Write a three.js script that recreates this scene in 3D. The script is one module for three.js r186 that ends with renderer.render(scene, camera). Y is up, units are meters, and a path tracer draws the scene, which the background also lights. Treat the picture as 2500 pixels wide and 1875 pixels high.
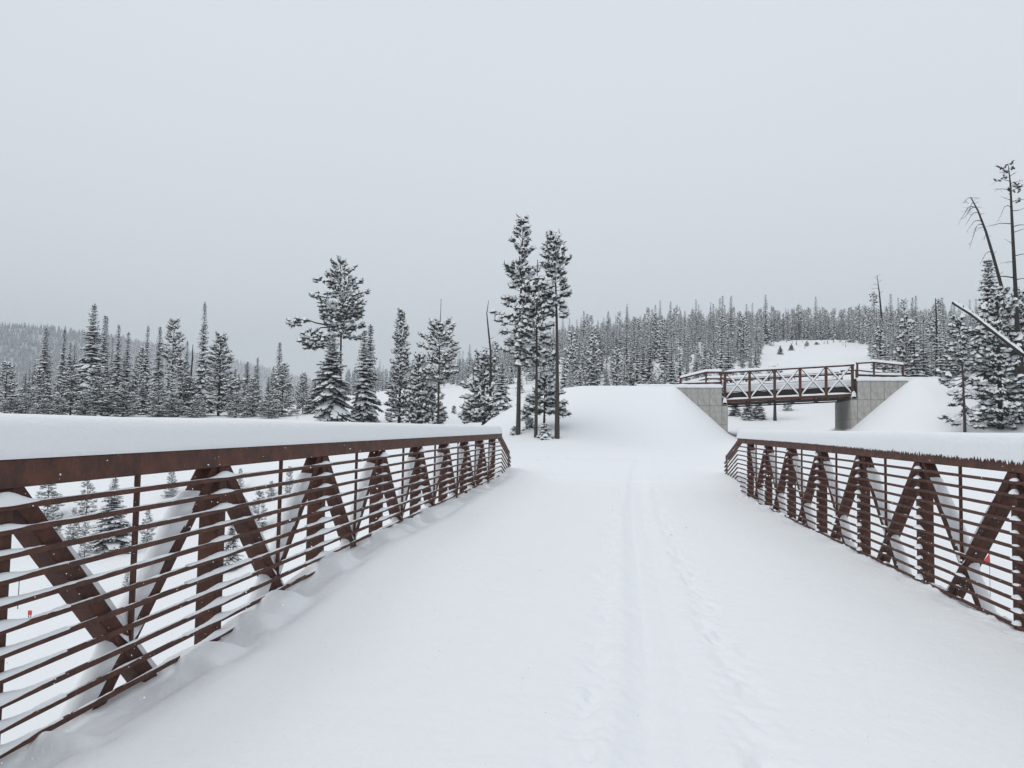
import * as THREE from 'three';
import { RoundedBoxGeometry } from 'three/addons/geometries/RoundedBoxGeometry.js';
import { ImprovedNoise } from 'three/addons/math/ImprovedNoise.js';
import { mergeGeometries } from 'three/addons/utils/BufferGeometryUtils.js';

// ---------------------------------------------------------------- camera, sky, sun, exposure
const scene = new THREE.Scene();
const EYE = 1.75, F = 1800, YAW = 0.1212, PITCH = 0.0579, ROLL = 0.0172;
const camera = new THREE.PerspectiveCamera(55.03, 4 / 3, 0.1, 9000);
camera.position.set(0, EYE, 0);
camera.rotation.set(PITCH, YAW, ROLL, 'YXZ');
camera.updateMatrixWorld(true);
const renderer = new THREE.WebGLRenderer({ antialias: true });
renderer.toneMapping = THREE.LinearToneMapping;
renderer.toneMappingExposure = 1.02;
renderer.shadowMap.enabled = true;
const noise3 = new ImprovedNoise();
const N = (x, y = 0, z = 0) => noise3.noise(x, y, z);
const fbm = (x, y, z = 0, o = 4) => { let a = 0, s = 1, t = 0; for (let i = 0; i < o; i++) { a += s * N(x, y, z + i * 7.3); t += s; s *= .5; x *= 2.03; y *= 2.03; } return a / t; };
const clamp = (x, a = 0, b = 1) => Math.min(b, Math.max(a, x));
const ss = (a, b, x) => { const t = clamp((x - a) / (b - a)); return t * t * (3 - 2 * t); };
const lerp = (a, b, t) => a + (b - a) * t;
const table = (T, x) => { if (x <= T[0][0]) return T[0][1]; for (let i = 1; i < T.length; i++) if (x <= T[i][0]) return lerp(T[i - 1][1], T[i][1], (x - T[i - 1][0]) / (T[i][0] - T[i - 1][0])); return T[T.length - 1][1]; };
{ // overcast sky
  const w = 256, h = 128, d = new Float32Array(w * h * 4);
  for (let j = 0; j < h; j++) for (let i = 0; i < w; i++) {
    const el = ((j + .5) / h - .5) * Math.PI, az = (i / w) * Math.PI * 2, s = Math.max(0, Math.sin(el));
    const m = 1 + .035 * fbm(Math.cos(az) * 1.3 * Math.cos(el) + 3, Math.sin(az) * 1.3 * Math.cos(el), s * 3, 3);
    const L = (0.79 + 0.005 * s) * m, t = clamp(s * 1.4);
    const k = (j * w + i) * 4;
    d[k] = L * lerp(.923, .948, t); d[k + 1] = L; d[k + 2] = L * lerp(1.08, 1.06, t); d[k + 3] = 1;
  }
  const sky = new THREE.DataTexture(d, w, h, THREE.RGBAFormat, THREE.FloatType);
  sky.mapping = THREE.EquirectangularReflectionMapping; sky.magFilter = sky.minFilter = THREE.LinearFilter; sky.needsUpdate = true;
  scene.background = sky; scene.environment = sky;
}
const sun = new THREE.DirectionalLight(new THREE.Color(1, .98, .95), 0.75);
sun.position.set(-60, 140, 60); sun.castShadow = true; sun.shadow.radius = 70;
sun.shadow.camera.left = -120; sun.shadow.camera.right = 120; sun.shadow.camera.top = 120; sun.shadow.camera.bottom = -120; sun.shadow.camera.far = 500;
scene.add(sun);
scene.fog = new THREE.FogExp2(new THREE.Color(.89, .945, 1.0), 0.00066);

// ---------------------------------------------------------------- helpers
const rng = s => () => { s |= 0; s = s + 0x6D2B79F5 | 0; let t = Math.imul(s ^ s >>> 15, 1 | s); t = t + Math.imul(t ^ t >>> 7, 61 | t) ^ t; return ((t ^ t >>> 14) >>> 0) / 4294967296; };
const V = (x, y, z) => new THREE.Vector3(x, y, z);
const UP = V(0, 1, 0);
function at(px, py, depth) { return V((px - 1250) / F * depth, -(py - 937.5) / F * depth, -depth).applyEuler(camera.rotation).add(camera.position); }
const cy = Math.cos(YAW), sy = Math.sin(YAW);
function column(x, z) { const f = -z * cy - x * sy, r = x * cy - z * sy * -1 * -1; const rr = x * cy - z * sy; return [1250 + F * (rr / Math.max(f, .25 * Math.hypot(x, z) + 1e-6)), f]; }
const horizon = u => 1041.8 + (u - 1250) * .0179;
const used = {};
function numbered(n) { used[n] = (used[n] ?? -1) + 1; return used[n] ? n + '_' + String(used[n]).padStart(3, '0') : n; }
function tag(o, label, category, group, kind) { o.userData.label = label; if (category) o.userData.category = category; if (group) o.userData.group = group; if (kind) o.userData.kind = kind; return o; }
function mesh(name, g, m, parent) { if (/^snow(_strip)?$/.test(name)) return Object.assign(mesh0(name, g, m, parent), { userData: { kind: 'stuff' } }); return mesh0(name, g, m, parent); }
function mesh0(name, g, m, parent) { const o = new THREE.Mesh(g, m); o.name = parent === scene ? numbered(name) : name; o.castShadow = o.receiveShadow = true; parent.add(o); return o; }
function thing(name, label, category, pos, group) { const o = new THREE.Group(); o.name = numbered(name); if (pos) o.position.copy(pos); scene.add(o); return tag(o, label, category, group); }
function copyOf(src, name) { const c = src.clone(); c.name = numbered(name); c.userData = {}; scene.add(c); return c; }

class MB { // collects triangles into one geometry
  constructor() { this.p = []; this.i = []; this.c = []; this.col = null; }
  v(a) { this.p.push(a.x, a.y, a.z); if (this.col) this.c.push(...this.col); return this.p.length / 3 - 1; }
  tri(a, b, c) { this.i.push(this.v(a), this.v(b), this.v(c)); }
  quad(a, b, c, d) { const k = this.v(a); this.v(b); this.v(c); this.v(d); this.i.push(k, k + 1, k + 2, k, k + 2, k + 3); }
  tube(pts, rad, n = 6) {
    let prev = -1;
    for (let q = 0; q < pts.length; q++) {
      const d = pts[Math.min(q + 1, pts.length - 1)].clone().sub(pts[Math.max(q - 1, 0)]).normalize();
      const e = Math.abs(d.y) > .9 ? V(1, 0, 0) : UP, s = d.clone().cross(e).normalize(), u = s.clone().cross(d);
      const k = this.p.length / 3;
      for (let a = 0; a < n; a++) { const t = a / n * Math.PI * 2; this.v(pts[q].clone().addScaledVector(s, Math.cos(t) * rad[q]).addScaledVector(u, Math.sin(t) * rad[q])); }
      if (prev >= 0) for (let a = 0; a < n; a++) { const b = (a + 1) % n; this.i.push(prev + a, prev + b, k + b, prev + a, k + b, k + a); }
      prev = k;
    }
  }
  pad(pts, wid, hei, side) { // snow lying along a line of points
    let prev = -1;
    for (let q = 0; q < pts.length; q++) {
      const k = this.p.length / 3, P = pts[q], w = wid[q], h = hei[q];
      this.v(P.clone().addScaledVector(side, -w).addScaledVector(UP, -h * .25));
      this.v(P.clone().addScaledVector(side, -w * .62).addScaledVector(UP, h * .8));
      this.v(P.clone().addScaledVector(side, w * .1).addScaledVector(UP, h));
      this.v(P.clone().addScaledVector(side, w * .7).addScaledVector(UP, h * .7));
      this.v(P.clone().addScaledVector(side, w).addScaledVector(UP, -h * .25));
      if (prev >= 0) for (let a = 0; a < 4; a++) this.i.push(prev + a, prev + a + 1, k + a + 1, prev + a, k + a + 1, k + a);
      prev = k;
    }
  }
  geo(uv = 1) {
    const g = new THREE.BufferGeometry();
    g.setAttribute('position', new THREE.Float32BufferAttribute(this.p, 3));
    if (this.c.length) g.setAttribute('color', new THREE.Float32BufferAttribute(this.c, 3));
    g.setIndex(this.i); g.computeVertexNormals();
    const n = this.p.length / 3, U = new Float32Array(n * 2);
    for (let k = 0; k < n; k++) { U[2 * k] = (this.p[3 * k] + this.p[3 * k + 2]) / uv; U[2 * k + 1] = this.p[3 * k + 1] / uv; }
    g.setAttribute('uv', new THREE.BufferAttribute(U, 2));
    return g;
  }
}
function boxUV(g, s = 1) { // uv in metres / s from the dominant normal
  const p = g.attributes.position, n = g.attributes.normal, U = new Float32Array(p.count * 2);
  for (let k = 0; k < p.count; k++) {
    const ax = Math.abs(n.getX(k)), ay = Math.abs(n.getY(k)), az = Math.abs(n.getZ(k));
    const [a, b] = ax >= ay && ax >= az ? [p.getZ(k), p.getY(k)] : ay >= az ? [p.getZ(k), p.getX(k)] : [p.getX(k), p.getY(k)];
    U[2 * k] = a / s; U[2 * k + 1] = b / s;
  }
  g.setAttribute('uv', new THREE.BufferAttribute(U, 2)); return g;
}
function beam(a, b, w, h, side = V(1, 0, 0), r = .008) { // a rounded box from a to b; w across `side`, h across the third axis
  const d = b.clone().sub(a), L = d.length(); d.normalize();
  const s = side.clone().addScaledVector(d, -side.dot(d)).normalize(), u = d.clone().cross(s);
  const g = new RoundedBoxGeometry(w, h, L, 1, r);
  boxUV(g);
  g.applyMatrix4(new THREE.Matrix4().makeBasis(s, u, d).setPosition(a.clone().add(b).multiplyScalar(.5)));
  return g;
}
const merge = list => mergeGeometries(list.map(g => g.index ? g.toNonIndexed() : g));

// ---------------------------------------------------------------- materials
function tex(w, h, f, srgb) {
  const d = new Uint8Array(w * h * 4);
  for (let j = 0; j < h; j++) for (let i = 0; i < w; i++) { const c = f(i / w, j / h, i, j), k = (j * w + i) * 4; d[k] = clamp(c[0]) * 255; d[k + 1] = clamp(c[1]) * 255; d[k + 2] = clamp(c[2]) * 255; d[k + 3] = 255; }
  const t = new THREE.DataTexture(d, w, h, THREE.RGBAFormat); t.wrapS = t.wrapT = THREE.RepeatWrapping; t.magFilter = THREE.LinearFilter; t.minFilter = THREE.LinearMipmapLinearFilter; t.generateMipmaps = true;
  if (srgb) t.colorSpace = THREE.SRGBColorSpace; t.needsUpdate = true; return t;
}
const tor = (u, v, k, o = 4, z = 0) => { // tiling noise
  const a = u * Math.PI * 2, b = v * Math.PI * 2, R = k / 6.283; let s = 0, w = 1, t = 0;
  for (let q = 0; q < o; q++) { const r = R * 2 ** q; s += w * N(Math.cos(a) * r + 11 * q + z, Math.sin(a) * r + Math.cos(b) * r * .7, Math.sin(b) * r + 5 * q); t += w; w *= .55; }
  return s / t;
};
const R0 = rng(5);
const rustTex = tex(512, 512, (u, v) => {
  const a = tor(u, v, 6, 5), b = tor(u, v, 30, 3, 40), st = tor(u, v * .12, 40, 2, 80), k = clamp(.5 + .9 * a + .35 * b + .25 * st + (R0() - .5) * .16);
  return [lerp(.225, .405, k), lerp(.150, .240, k), lerp(.125, .182, k)];
}, true);
const grainTex = tex(512, 512, () => { const g = .5 + (R0() - .5) * .8; return [g, g, g]; });
const snowBump = tex(512, 512, (u, v) => { const g = .5 + .55 * tor(u, v, 14, 5) + (R0() - .5) * .22; return [g, g, g]; });
const barkTex = tex(256, 256, (u, v) => { const k = .5 + .8 * tor(u, v * .25, 34, 4) + (R0() - .5) * .2; return [lerp(.17, .38, k), lerp(.155, .34, k), lerp(.15, .315, k)]; }, true);
const concTex = tex(512, 512, (u, v) => {
  const st = tor(u, v * .08, 40, 4), bl = tor(u, v, 8, 5, 30), p = R0() < .006 ? -.12 : 0, k = .5 + .45 * st + .5 * bl + (R0() - .5) * .1 + p;
  return [lerp(.56, .80, k), lerp(.557, .79, k), lerp(.545, .76, k)];
}, true);
const SN = [.86, .875, .89];
const M = {
  snow: new THREE.MeshStandardMaterial({ color: new THREE.Color().setRGB(...SN), roughness: .95, bumpMap: snowBump, bumpScale: .009 }),
  snowFar: new THREE.MeshStandardMaterial({ color: new THREE.Color().setRGB(...SN), roughness: .95 }),
  snowTree: new THREE.MeshStandardMaterial({ color: new THREE.Color().setRGB(.84, .86, .88), roughness: .95, side: THREE.DoubleSide }),
  rust: new THREE.MeshStandardMaterial({ map: rustTex, roughness: .78, metalness: 0, bumpMap: grainTex, bumpScale: .0006 }),
  bark: new THREE.MeshStandardMaterial({ map: barkTex, roughness: .95, bumpMap: barkTex, bumpScale: .01 }),
  dead: new THREE.MeshStandardMaterial({ map: barkTex, color: new THREE.Color().setRGB(.62, .66, .70), roughness: .95 }),
  needles: new THREE.MeshStandardMaterial({ color: new THREE.Color().setRGB(1, 1, 1), vertexColors: true, roughness: .9, side: THREE.DoubleSide }),
  concrete: new THREE.MeshStandardMaterial({ map: concTex, roughness: .92, bumpMap: concTex, bumpScale: .004 }),
  joint: new THREE.MeshStandardMaterial({ color: new THREE.Color().setRGB(.15, .15, .14), roughness: .95 }),
  darkSteel: new THREE.MeshStandardMaterial({ color: new THREE.Color().setRGB(.035, .026, .024), roughness: .8 }),
  orange: new THREE.MeshStandardMaterial({ color: new THREE.Color().setRGB(.62, .07, .06), roughness: .6 }),
  pole: new THREE.MeshStandardMaterial({ color: new THREE.Color().setRGB(.06, .06, .06), roughness: .6 }),
  hill: new THREE.MeshStandardMaterial({ color: new THREE.Color().setRGB(.50, .525, .55), roughness: 1 }),
  forest: new THREE.MeshStandardMaterial({ color: new THREE.Color().setRGB(.07, .085, .085), roughness: 1, side: THREE.DoubleSide }),
};

// ---------------------------------------------------------------- the far bridge's axis (t along, s across, away from the camera)
const A = at(1770, 907, 51.3), B = at(2081, 889, 49.1);
const ax = V(B.x - A.x, 0, B.z - A.z), LB = ax.length(); ax.normalize();
const nx = V(ax.z, 0, -ax.x); if (nx.z > 0) nx.negate();
const WB = 6.6, TOP = 2.28; // width; height of the truss
const fb = (t, s, y) => V(A.x + ax.x * t + nx.x * s, lerp(A.y, B.y, t / LB) + y, A.z + ax.z * t + nx.z * s);

// ---------------------------------------------------------------- terrain
const ridgeY = [[300, 1016], [700, 1000], [900, 962], [1100, 938], [1250, 898], [1400, 856], [1550, 832], [1700, 822], [1850, 832], [1900, 840], [2100, 838], [2200, 828], [2500, 835], [2900, 860]];
const plainD = [[0, -.2], [20, .12], [24, .3], [30, .45], [40, .85], [52, 1.2], [65, 1.5], [80, 1.8], [110, 2.4], [160, 3], [400, 2]];
const hillD = [[56, 0], [66, .08], [80, .30], [105, .68], [150, .85], [225, 1], [300, .96], [420, .6], [900, .15], [2000, .05]];
const bankZ = [[-60, -52], [-20, -46], [-10, -35], [-5, -25], [-3.4, -22.6], [4.4, -22.6], [7, -26], [12, -31], [25, -36], [60, -40]];
function ground(x, z) {
  const d = Math.hypot(x, z), [u, fw] = column(x, z), uc = clamp(u, 0, 2900);
  let y = table(plainD, d);
  // wooded hill
  const H = Math.max(0, horizon(uc) - table(ridgeY, uc)), e = H * table(hillD, d);
  y = Math.max(y, 0) + (z < 0 ? ss(54, 70, d) * Math.max(0, e / F * fw) : 0) + Math.min(y, 0);
  // left: beyond the plain the land drops into the valley
  y -= ss(150, 420, d) * ss(900, 500, uc) * 30;
  // gully under the near bridge
  const zb = table(bankZ, x), wd = lerp(3.5, 15, ss(3.6, 14, Math.abs(x - .5)));
  const g = ss(zb, zb + wd, z) * (1 - ss(16, 40, z));
  y = lerp(y, -4.1 + .35 * fbm(x * .07, z * .07, 2), g);
  // embankments of the far bridge
  const rx = x - A.x, rz = z - A.z, t = rx * ax.x + rz * ax.z, s = rx * nx.x + rz * nx.z;
  const dS = s < 0 ? -s : Math.max(0, s - WB);
  const deckL = A.y - 1.0, deckR = B.y - .95;
  {
    const dT = Math.max(0, t + 3.55), fall = Math.max(0, -t - 9.2);
    const top = deckL - .045 * fall * fall;
    const k = lerp(.24, .34, ss(-9, -3, t)) * (s > 0 ? 1.3 : 1);
    const f = top - Math.sqrt((k * dS) ** 2 + (.92 * dT) ** 2 + .04) + .2;
    y = smax(y, f, .5);
  }
  {
    const dT = Math.max(0, LB + 3.7 - t), rise = Math.max(0, t - LB - 5);
    const f = deckR + .03 * rise - Math.sqrt((.33 * dS) ** 2 + (.92 * dT) ** 2 + .04) + .2;
    if (t > LB - 7) y = smax(y, f, .5);
  }
  // soft drifts
  y += (.10 * fbm(x * .09, z * .09, 1) + .025 * fbm(x * .5, z * .5, 4)) * ss(22, 34, d);
  if (d > 60) y += .5 * fbm(x * .045, z * .045, 9) * ss(60, 110, d);
  // track on the plain and old lines crossing it
  if (z < -20 && z > -38) y -= .05 * ss(.34, .16, Math.abs(x - trackX(z))) * ss(-36, -28, z);
  return y;
}
function smax(a, b, k) { const h = clamp(.5 + .5 * (b - a) / k); return lerp(a, b, h) + k * h * (1 - h); }
function trackX(z) { return table([[-40, 2.6], [-30, 1.62], [-24, 1.18], [-15.6, .74], [-5.6, .47], [-3.8, .36], [4, 0]], z); }
function onGround(px, py, d0 = 14) { // where the ray through a pixel meets the ground
  const o = camera.position, r = at(px, py, 1).sub(o);
  let d = d0; for (; d < 400; d += .1) { const p = o.clone().addScaledVector(r, d); if (p.y < ground(p.x, p.z)) break; }
  return o.clone().addScaledVector(r, d);
}
{ // one sheet to the horizon: rings around the camera, fine where it matters
  const rad = [2]; while (rad[rad.length - 1] < 960) { const r = rad[rad.length - 1]; rad.push(r + (r < 18 ? .8 : r < 80 ? .36 : r < 260 ? 1.9 : r * .06)); }
  const ang = []; for (let a = -Math.PI; a < -.95; a += .05) ang.push(a); for (let a = -.95; a < .75; a += .0027) ang.push(a); for (let a = .75; a <= Math.PI + .001; a += .05) ang.push(Math.min(a, Math.PI)); ang[ang.length - 1] = Math.PI;
  const P = [], U = [], I = [], na = ang.length;
  for (const r of rad) for (const a of ang) { const x = Math.sin(a - YAW * .6) * r, z = -Math.cos(a - YAW * .6) * r; P.push(x, ground(x, z), z); U.push(x / 3, z / 3); }
  for (let j = 0; j < rad.length - 1; j++) for (let i = 0; i < na - 1; i++) { const k = j * na + i; I.push(k, k + 1, k + na, k + 1, k + na + 1, k + na); }
  const g = new THREE.BufferGeometry(); g.setAttribute('position', new THREE.Float32BufferAttribute(P, 3)); g.setAttribute('uv', new THREE.Float32BufferAttribute(U, 2)); g.setIndex(I); g.computeVertexNormals();
  const n = g.attributes.normal; if (n.getY(na * 40 + 30) < 0) { for (let k = 0; k < I.length; k += 3) [I[k], I[k + 1]] = [I[k + 1], I[k]]; g.setIndex(I); g.computeVertexNormals(); }
  tag(mesh('snow_ground', g, M.snowFar, scene), 'smooth snow-covered ground with drifts, gully and hillside', null, null, 'structure');
}
// ---------------------------------------------------------------- snow on the near bridge's deck
const XL = -3.045, XR = 4.035, ZE = -22.75, PAN = 2.243;
function deckSnow(x, z) {
  const l = table([[-25, .40], [-22.8, .34], [-20, .27], [-15, .27], [-12, .21], [-9.6, .29], [-8, .26], [-5.6, -.02], [-3, -.02], [5, 0]], z);
  const rr = table([[-25, .1], [-21, -.12], [-16, -.17], [-8, -.17], [5, -.17]], z);
  let y = x < 0 ? lerp(l * .82, .02, ss(XL, -.4, x)) : lerp(.02, rr, ss(1.4, XR, x));
  const dl = x - XL, dr = XR - x;
  // lip, trough and fallen lumps along the left railing
  y += .055 * Math.exp(-(((dl - .55 - .12 * N(z * .5, 3)) / .2) ** 2));
  const lump = ss(-.02, .3, N(z * 1.05, 7.7) + .45 * N(z * 2.7, 1.3) + .05) * (.75 + .5 * N(z * .6, 2.2));
  y += (-.055 + .17 * lump) * Math.exp(-(((dl - .10) / .19) ** 4)) + .012 * N(z * 7, x * 7) * Math.exp(-((dl / .3) ** 2)) - .05 * Math.exp(-(((dl - .36) / .10) ** 2)) * lump;
  // crumbly edge at the right railing
  y += (.05 * N(z * 1.3, 4.2) + .03 * N(z * 6, x * 6, 2) + .018 * N(z * 17, x * 17, 5)) * Math.exp(-((dr / .28) ** 2));
  y += .035 * ss(.9, .2, dr) * ss(-22, -19, z);
  // drift at the far end
  y += .16 * Math.exp(-(((z + 23.6) / 1.5) ** 2)) * (.65 + .35 * N(x * .5, 2));
  // the ski track: a shallow trench, its banks, pole marks and prints
  const c = trackX(z), q = (x - c) / .225, a = Math.abs(q);
  const ed = 1 + .13 * N(z * 3.1, q > 0 ? 5 : 9) + .06 * N(z * 11, q > 0 ? 15 : 19);
  y -= .028 * ss(ed + .34, ed - .34, a);
  y += .016 * Math.exp(-(((a - 1.5) / .35) ** 2)) * (1 + .9 * N(z * 4, q > 0 ? 1 : 8));
  y -= .010 * (Math.exp(-(((q - .5) / .17) ** 2)) + Math.exp(-(((q + .5) / .17) ** 2)));
  const st = z / .62, ph = st - Math.round(st), id = Math.round(st);
  y -= .022 * Math.exp(-((ph / .2) ** 2) - (((q - .1 - .35 * N(id * 1.7, 3)) / .34) ** 2)) * ss(-.15, .25, N(id * 2.3, 7));
  const ro = (Math.exp(-(((q + 2.0) / .8) ** 2)) + Math.exp(-(((q - 2.1) / .9) ** 2)));
  y += ro * (.036 * N(x * 5, z * 3.2, 3) + .028 * N(x * 12, z * 9, 6) - .01);
  const st2 = z / 1.35, id2 = Math.round(st2), ph2 = st2 - id2 + .3 * N(id2 * 3.1, 1);
  for (const sgn of [-1, 1]) y -= .03 * Math.exp(-((ph2 * 1.35 / .15) ** 2) - (((q - sgn * (2.1 + .4 * N(id2 * 1.9, sgn))) / .42) ** 2)) * ss(-.1, .2, N(id2 * 2.7, sgn * 3));
  // wind texture
  y += .03 * fbm(x * .35, z * .22, 3) + .006 * N(x * 2.2, z * 5, 1) + .0045 * N(x * 5, z * 15, 8) * (.5 + N(x * .6, z * .6, 12)) + .004 * Math.max(0, N(x * 3.1, z * 2.3, 21) - .25);
  const gl = ss(-24.4, -29.5, z);
  return lerp(y, ground(x, z) + .015, gl);
}
{
  const zs = []; for (let z = 4.6; z > -31;) { zs.push(z); z -= z > -1.5 ? .15 : z > -9 ? .026 : z > -16 ? .045 : .08; }
  const xs = [XL - .19, XL - .16]; for (let x = XL - .12; x < XR + .14;) { xs.push(x); const c = Math.abs(x - .6); x += c < 1.2 ? .024 : (x - XL < .7 || XR - x < .5) ? .026 : .05; } xs.push(XR + .16, XR + .19);
  const P = [], U = [], I = [], nn = xs.length;
  for (let j = 0; j < zs.length; j++) for (let i = 0; i < nn; i++) {
    const z = zs[j]; let x = xs[i]; const edge = i === 0 || i === nn - 1, end = j === 0;
    let flare = ss(-22.8, -26, z) * 1.6 * ss(XL + 1.5, XL, x) - ss(-22.8, -26, z) * 1.6 * ss(XR - 1.5, XR, x);
    let y = deckSnow(x, z); if (i === 1 || i === nn - 2) y -= .05;
    if (edge) y -= .62; if (j === zs.length - 1) y -= .2; if (end) y -= .5;
    P.push(x - flare, y, z); U.push(x / 1.1, z / 1.1);
  }
  for (let j = 0; j < zs.length - 1; j++) for (let i = 0; i < nn - 1; i++) { const k = j * nn + i; I.push(k, k + 1, k + nn, k + 1, k + nn + 1, k + nn); }
  const g = new THREE.BufferGeometry(); g.setAttribute('position', new THREE.Float32BufferAttribute(P, 3)); g.setAttribute('uv', new THREE.Float32BufferAttribute(U, 2)); g.setIndex(I); g.computeVertexNormals();
  tag(mesh('snow_path', g, M.snow, scene), 'deep snow on the bridge deck with one shallow ski track', null, null, 'structure');
}

// ---------------------------------------------------------------- the near bridge
{
  const br = thing('truss_bridge', 'rust-brown steel truss bridge in the foreground with thick snow caps on both railings', 'bridge', V(0, 0, 0));
  const deck = mesh('deck', boxUV(new THREE.BoxGeometry(XR - XL - .1, .14, 27)).translate((XL + XR) / 2, -.52, -8.9), M.darkSteel, br);
  const CB = 1.383, CH = .154, BOT = -.94;
  const SL = -.266, ZT = -25.1;
  for (const o of [-1, 1]) {
    const xi = o < 0 ? XL : XR, X = k => xi + o * k;
    const zP = k => o < 0 ? -(3.59 + PAN * k) + .06 : -(21.43 - PAN * k) + .06;
    const posts = []; for (let k = -3; k <= 12; k++) { const z = zP(k); if (z < 4.2 && z > -22) posts.push(z); } posts.sort((a, b) => b - a);
    const ch = mesh('top_chord', boxUV(new RoundedBoxGeometry(.2, CH, 27.1, 2, .016)).translate(X(.106), CB + CH / 2, -9.2), M.rust, br);
    mesh('chord_joint', boxUV(new RoundedBoxGeometry(.208, CH + .008, .05, 1, .004)).translate(X(.106), CB + CH / 2, -21.5), M.rust, ch);
    mesh('bottom_chord', boxUV(new RoundedBoxGeometry(.2, .2, 27, 1, .016)).translate(X(.12), BOT - .1, -9.2), M.rust, br);
    mesh('end_rail', beam(V(X(.106), CB + CH / 2, ZE + .03), V(X(.106), CB + CH / 2 + SL * 2.35, ZT), .12, .13, V(1, 0, 0)), M.rust, br);
    mesh('end_post', boxUV(new RoundedBoxGeometry(.06, 1.9, .06, 1, .006)).translate(X(.075), -.02, ZT + .05), M.rust, br);
    // bars of the railing, level and then sloping down at the end
    for (let k = 0; k < 12; k++) {
      const y = CB - .0839 - .127 * k - .013;
      const zs = o < 0 ? [4.3, ZE] : [4.3, ZE];
      const g1 = beam(V(X(.015), y, zs[0]), V(X(.015), y, zs[1]), .03, .032, V(1, 0, 0), .004);
      const yE = y + SL * 2.35, g2 = beam(V(X(.015), y, ZE + .004), V(X(.015), yE, ZT), .0296, .0316, V(1, 0, 0), .004);
      const bar = mesh('rail_bar', merge([g1, g2]), M.rust, br);
      // snow lying on the bar
      const b = new MB(), yt = y + .0158; let prev = -1;
      const step = .022;
      for (let z = 3.5; z > -22.6; z -= step) {
        let dp = 9; for (const pz of posts) { const q = z - pz; dp = Math.min(dp, Math.abs(q - (o < 0 ? .02 : .05))); }
        const nn = N(z * 1.7, k * 3.1, o * 5) + .45 * N(z * 6.3, k * 7.7, o), fine = N(z * 21, k * 5.3, o * 2);
        let h = o < 0 ? .004 + .012 * nn + .003 * fine : -.008 + .026 * nn + .006 * fine - .006;
        const clump = Math.exp(-((dp / (o < 0 ? .13 : .085)) ** 2)) * (.6 + .7 * N(k * 3.3, Math.round(z / PAN) * 4.1, o * 3));
        h += clump * (k === 0 ? .085 : o > 0 ? .068 : .036) + (dp < .5 && k > 4 && o < 0 ? .008 : 0);
        if (o > 0) { const mid = Math.abs(((z - posts[0]) / PAN % 1 + 1) % 1 - .5); h += .03 * Math.exp(-((mid / .07) ** 2)) * (k > 5 ? 1 : .2) * (.7 + N(z * 3, k)); }
        if (h < .0015) { prev = -1; continue; }
        h = Math.min(h, .11);
        const w = .018 * ss(0, .016, h) + Math.min(.032, h * .4), c = X(.016 + Math.max(0, h - .03) * .25), q = b.p.length / 3;
        for (const [a, f] of [[-1, -.1], [-.82, .6], [-.3, .97], [.35, 1], [.85, .6], [1, -.1]]) b.v(V(c - o * 0 + a * w, yt + f * h, z));
        if (prev >= 0) for (let a = 0; a < 5; a++) b.i.push(prev + a, prev + a + 1, q + a + 1, prev + a, q + a + 1, q + a);
        prev = q;
      }
      mesh('snow_strip', b.geo(), M.snowTree, bar);
      if (o > 0 || k < 9) { // snow on the sloping end of the bar
        const e = new MB(), pts = [], wd = [], hh = []; for (let q = 0; q <= 12; q++) { const f = q / 12; pts.push(V(X(.016), yt + SL * 2.35 * f, lerp(ZE, ZT, f))); wd.push(.02); hh.push(q % 12 ? .012 + .03 * Math.max(0, N(f * 6, k * 2.2, o * 4)) : .002); }
        e.pad(pts, wd, hh, V(1, 0, 0)); mesh('snow_strip', e.geo(), M.snowTree, bar);
      }
    }
    // posts, diagonals with the snow lying on them, thin uprights in mid-panel
    for (const z of posts) mesh('post', boxUV(new RoundedBoxGeometry(.17, CB - BOT, .125, 2, .014)).translate(X(.034 + .085), (CB + BOT) / 2, z), M.rust, br);
    for (let k = 0; k < posts.length - 1; k++) {
      const z0 = posts[k], z1 = posts[k + 1], yt = CB + .02, yb = BOT;
      for (const far of [0, 1]) { // far: its upper end is at the farther post
        const a = V(X(.125), yb, far ? z0 - .03 : z1 + .03), b = V(X(.125), yt, far ? z1 + .05 : z0 - .05);
        const dg = mesh('diagonal', beam(a, b, far ? .136 : .15, .115, V(1, 0, 0), .012), M.rust, br);
        const d = b.clone().sub(a).normalize(), up = V(0, 1, 0).addScaledVector(d, -d.y).normalize();
        const m = new MB(), n = 46; let prev = -1;
        for (let q = 0; q <= n; q++) {
          const f = lerp(.03, far ? .90 : .86, q / n), tip = Math.min(1, Math.min(q, n - q) / 3) ** .5;
          const base = a.clone().lerp(b, f).addScaledVector(up, .055);
          let h = (far ? .105 : .055) * tip * (1 + .45 * N(f * 7, k * 3.3, o * 2 + far) + .15 * N(f * 25, k * 2, o)) + .004;
          if (o > 0 && far && N(f * 4 + .4, k * 5.1, 3) > .32) h *= .25;
          const w = .066 + .012 * N(f * 9, k, far), id = m.p.length / 3;
          for (const [s, e] of [[-1, -.25], [-.97, .35], [-.72, .86], [-.2, 1.02], [.3, 1], [.75, .84], [.97, .35], [1, -.25]]) m.v(base.clone().add(V(s * w, 0, 0)).addScaledVector(up, e * h * .75).addScaledVector(UP, Math.max(0, e) * h * .35));
          if (prev >= 0) for (let s = 0; s < 7; s++) m.i.push(prev + s, prev + s + 1, id + s + 1, prev + s, id + s + 1, id + s);
          prev = id;
        }
        mesh('snow_strip', m.geo(), M.snowTree, dg);
      }
      const zm = (z0 + z1) / 2, yx = (CB + BOT) / 2 + .06;
      mesh('upright', boxUV(new RoundedBoxGeometry(.03, CB - yx, .03, 1, .003)).translate(X(.048), (CB + yx) / 2, zm), M.rust, br);
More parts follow.
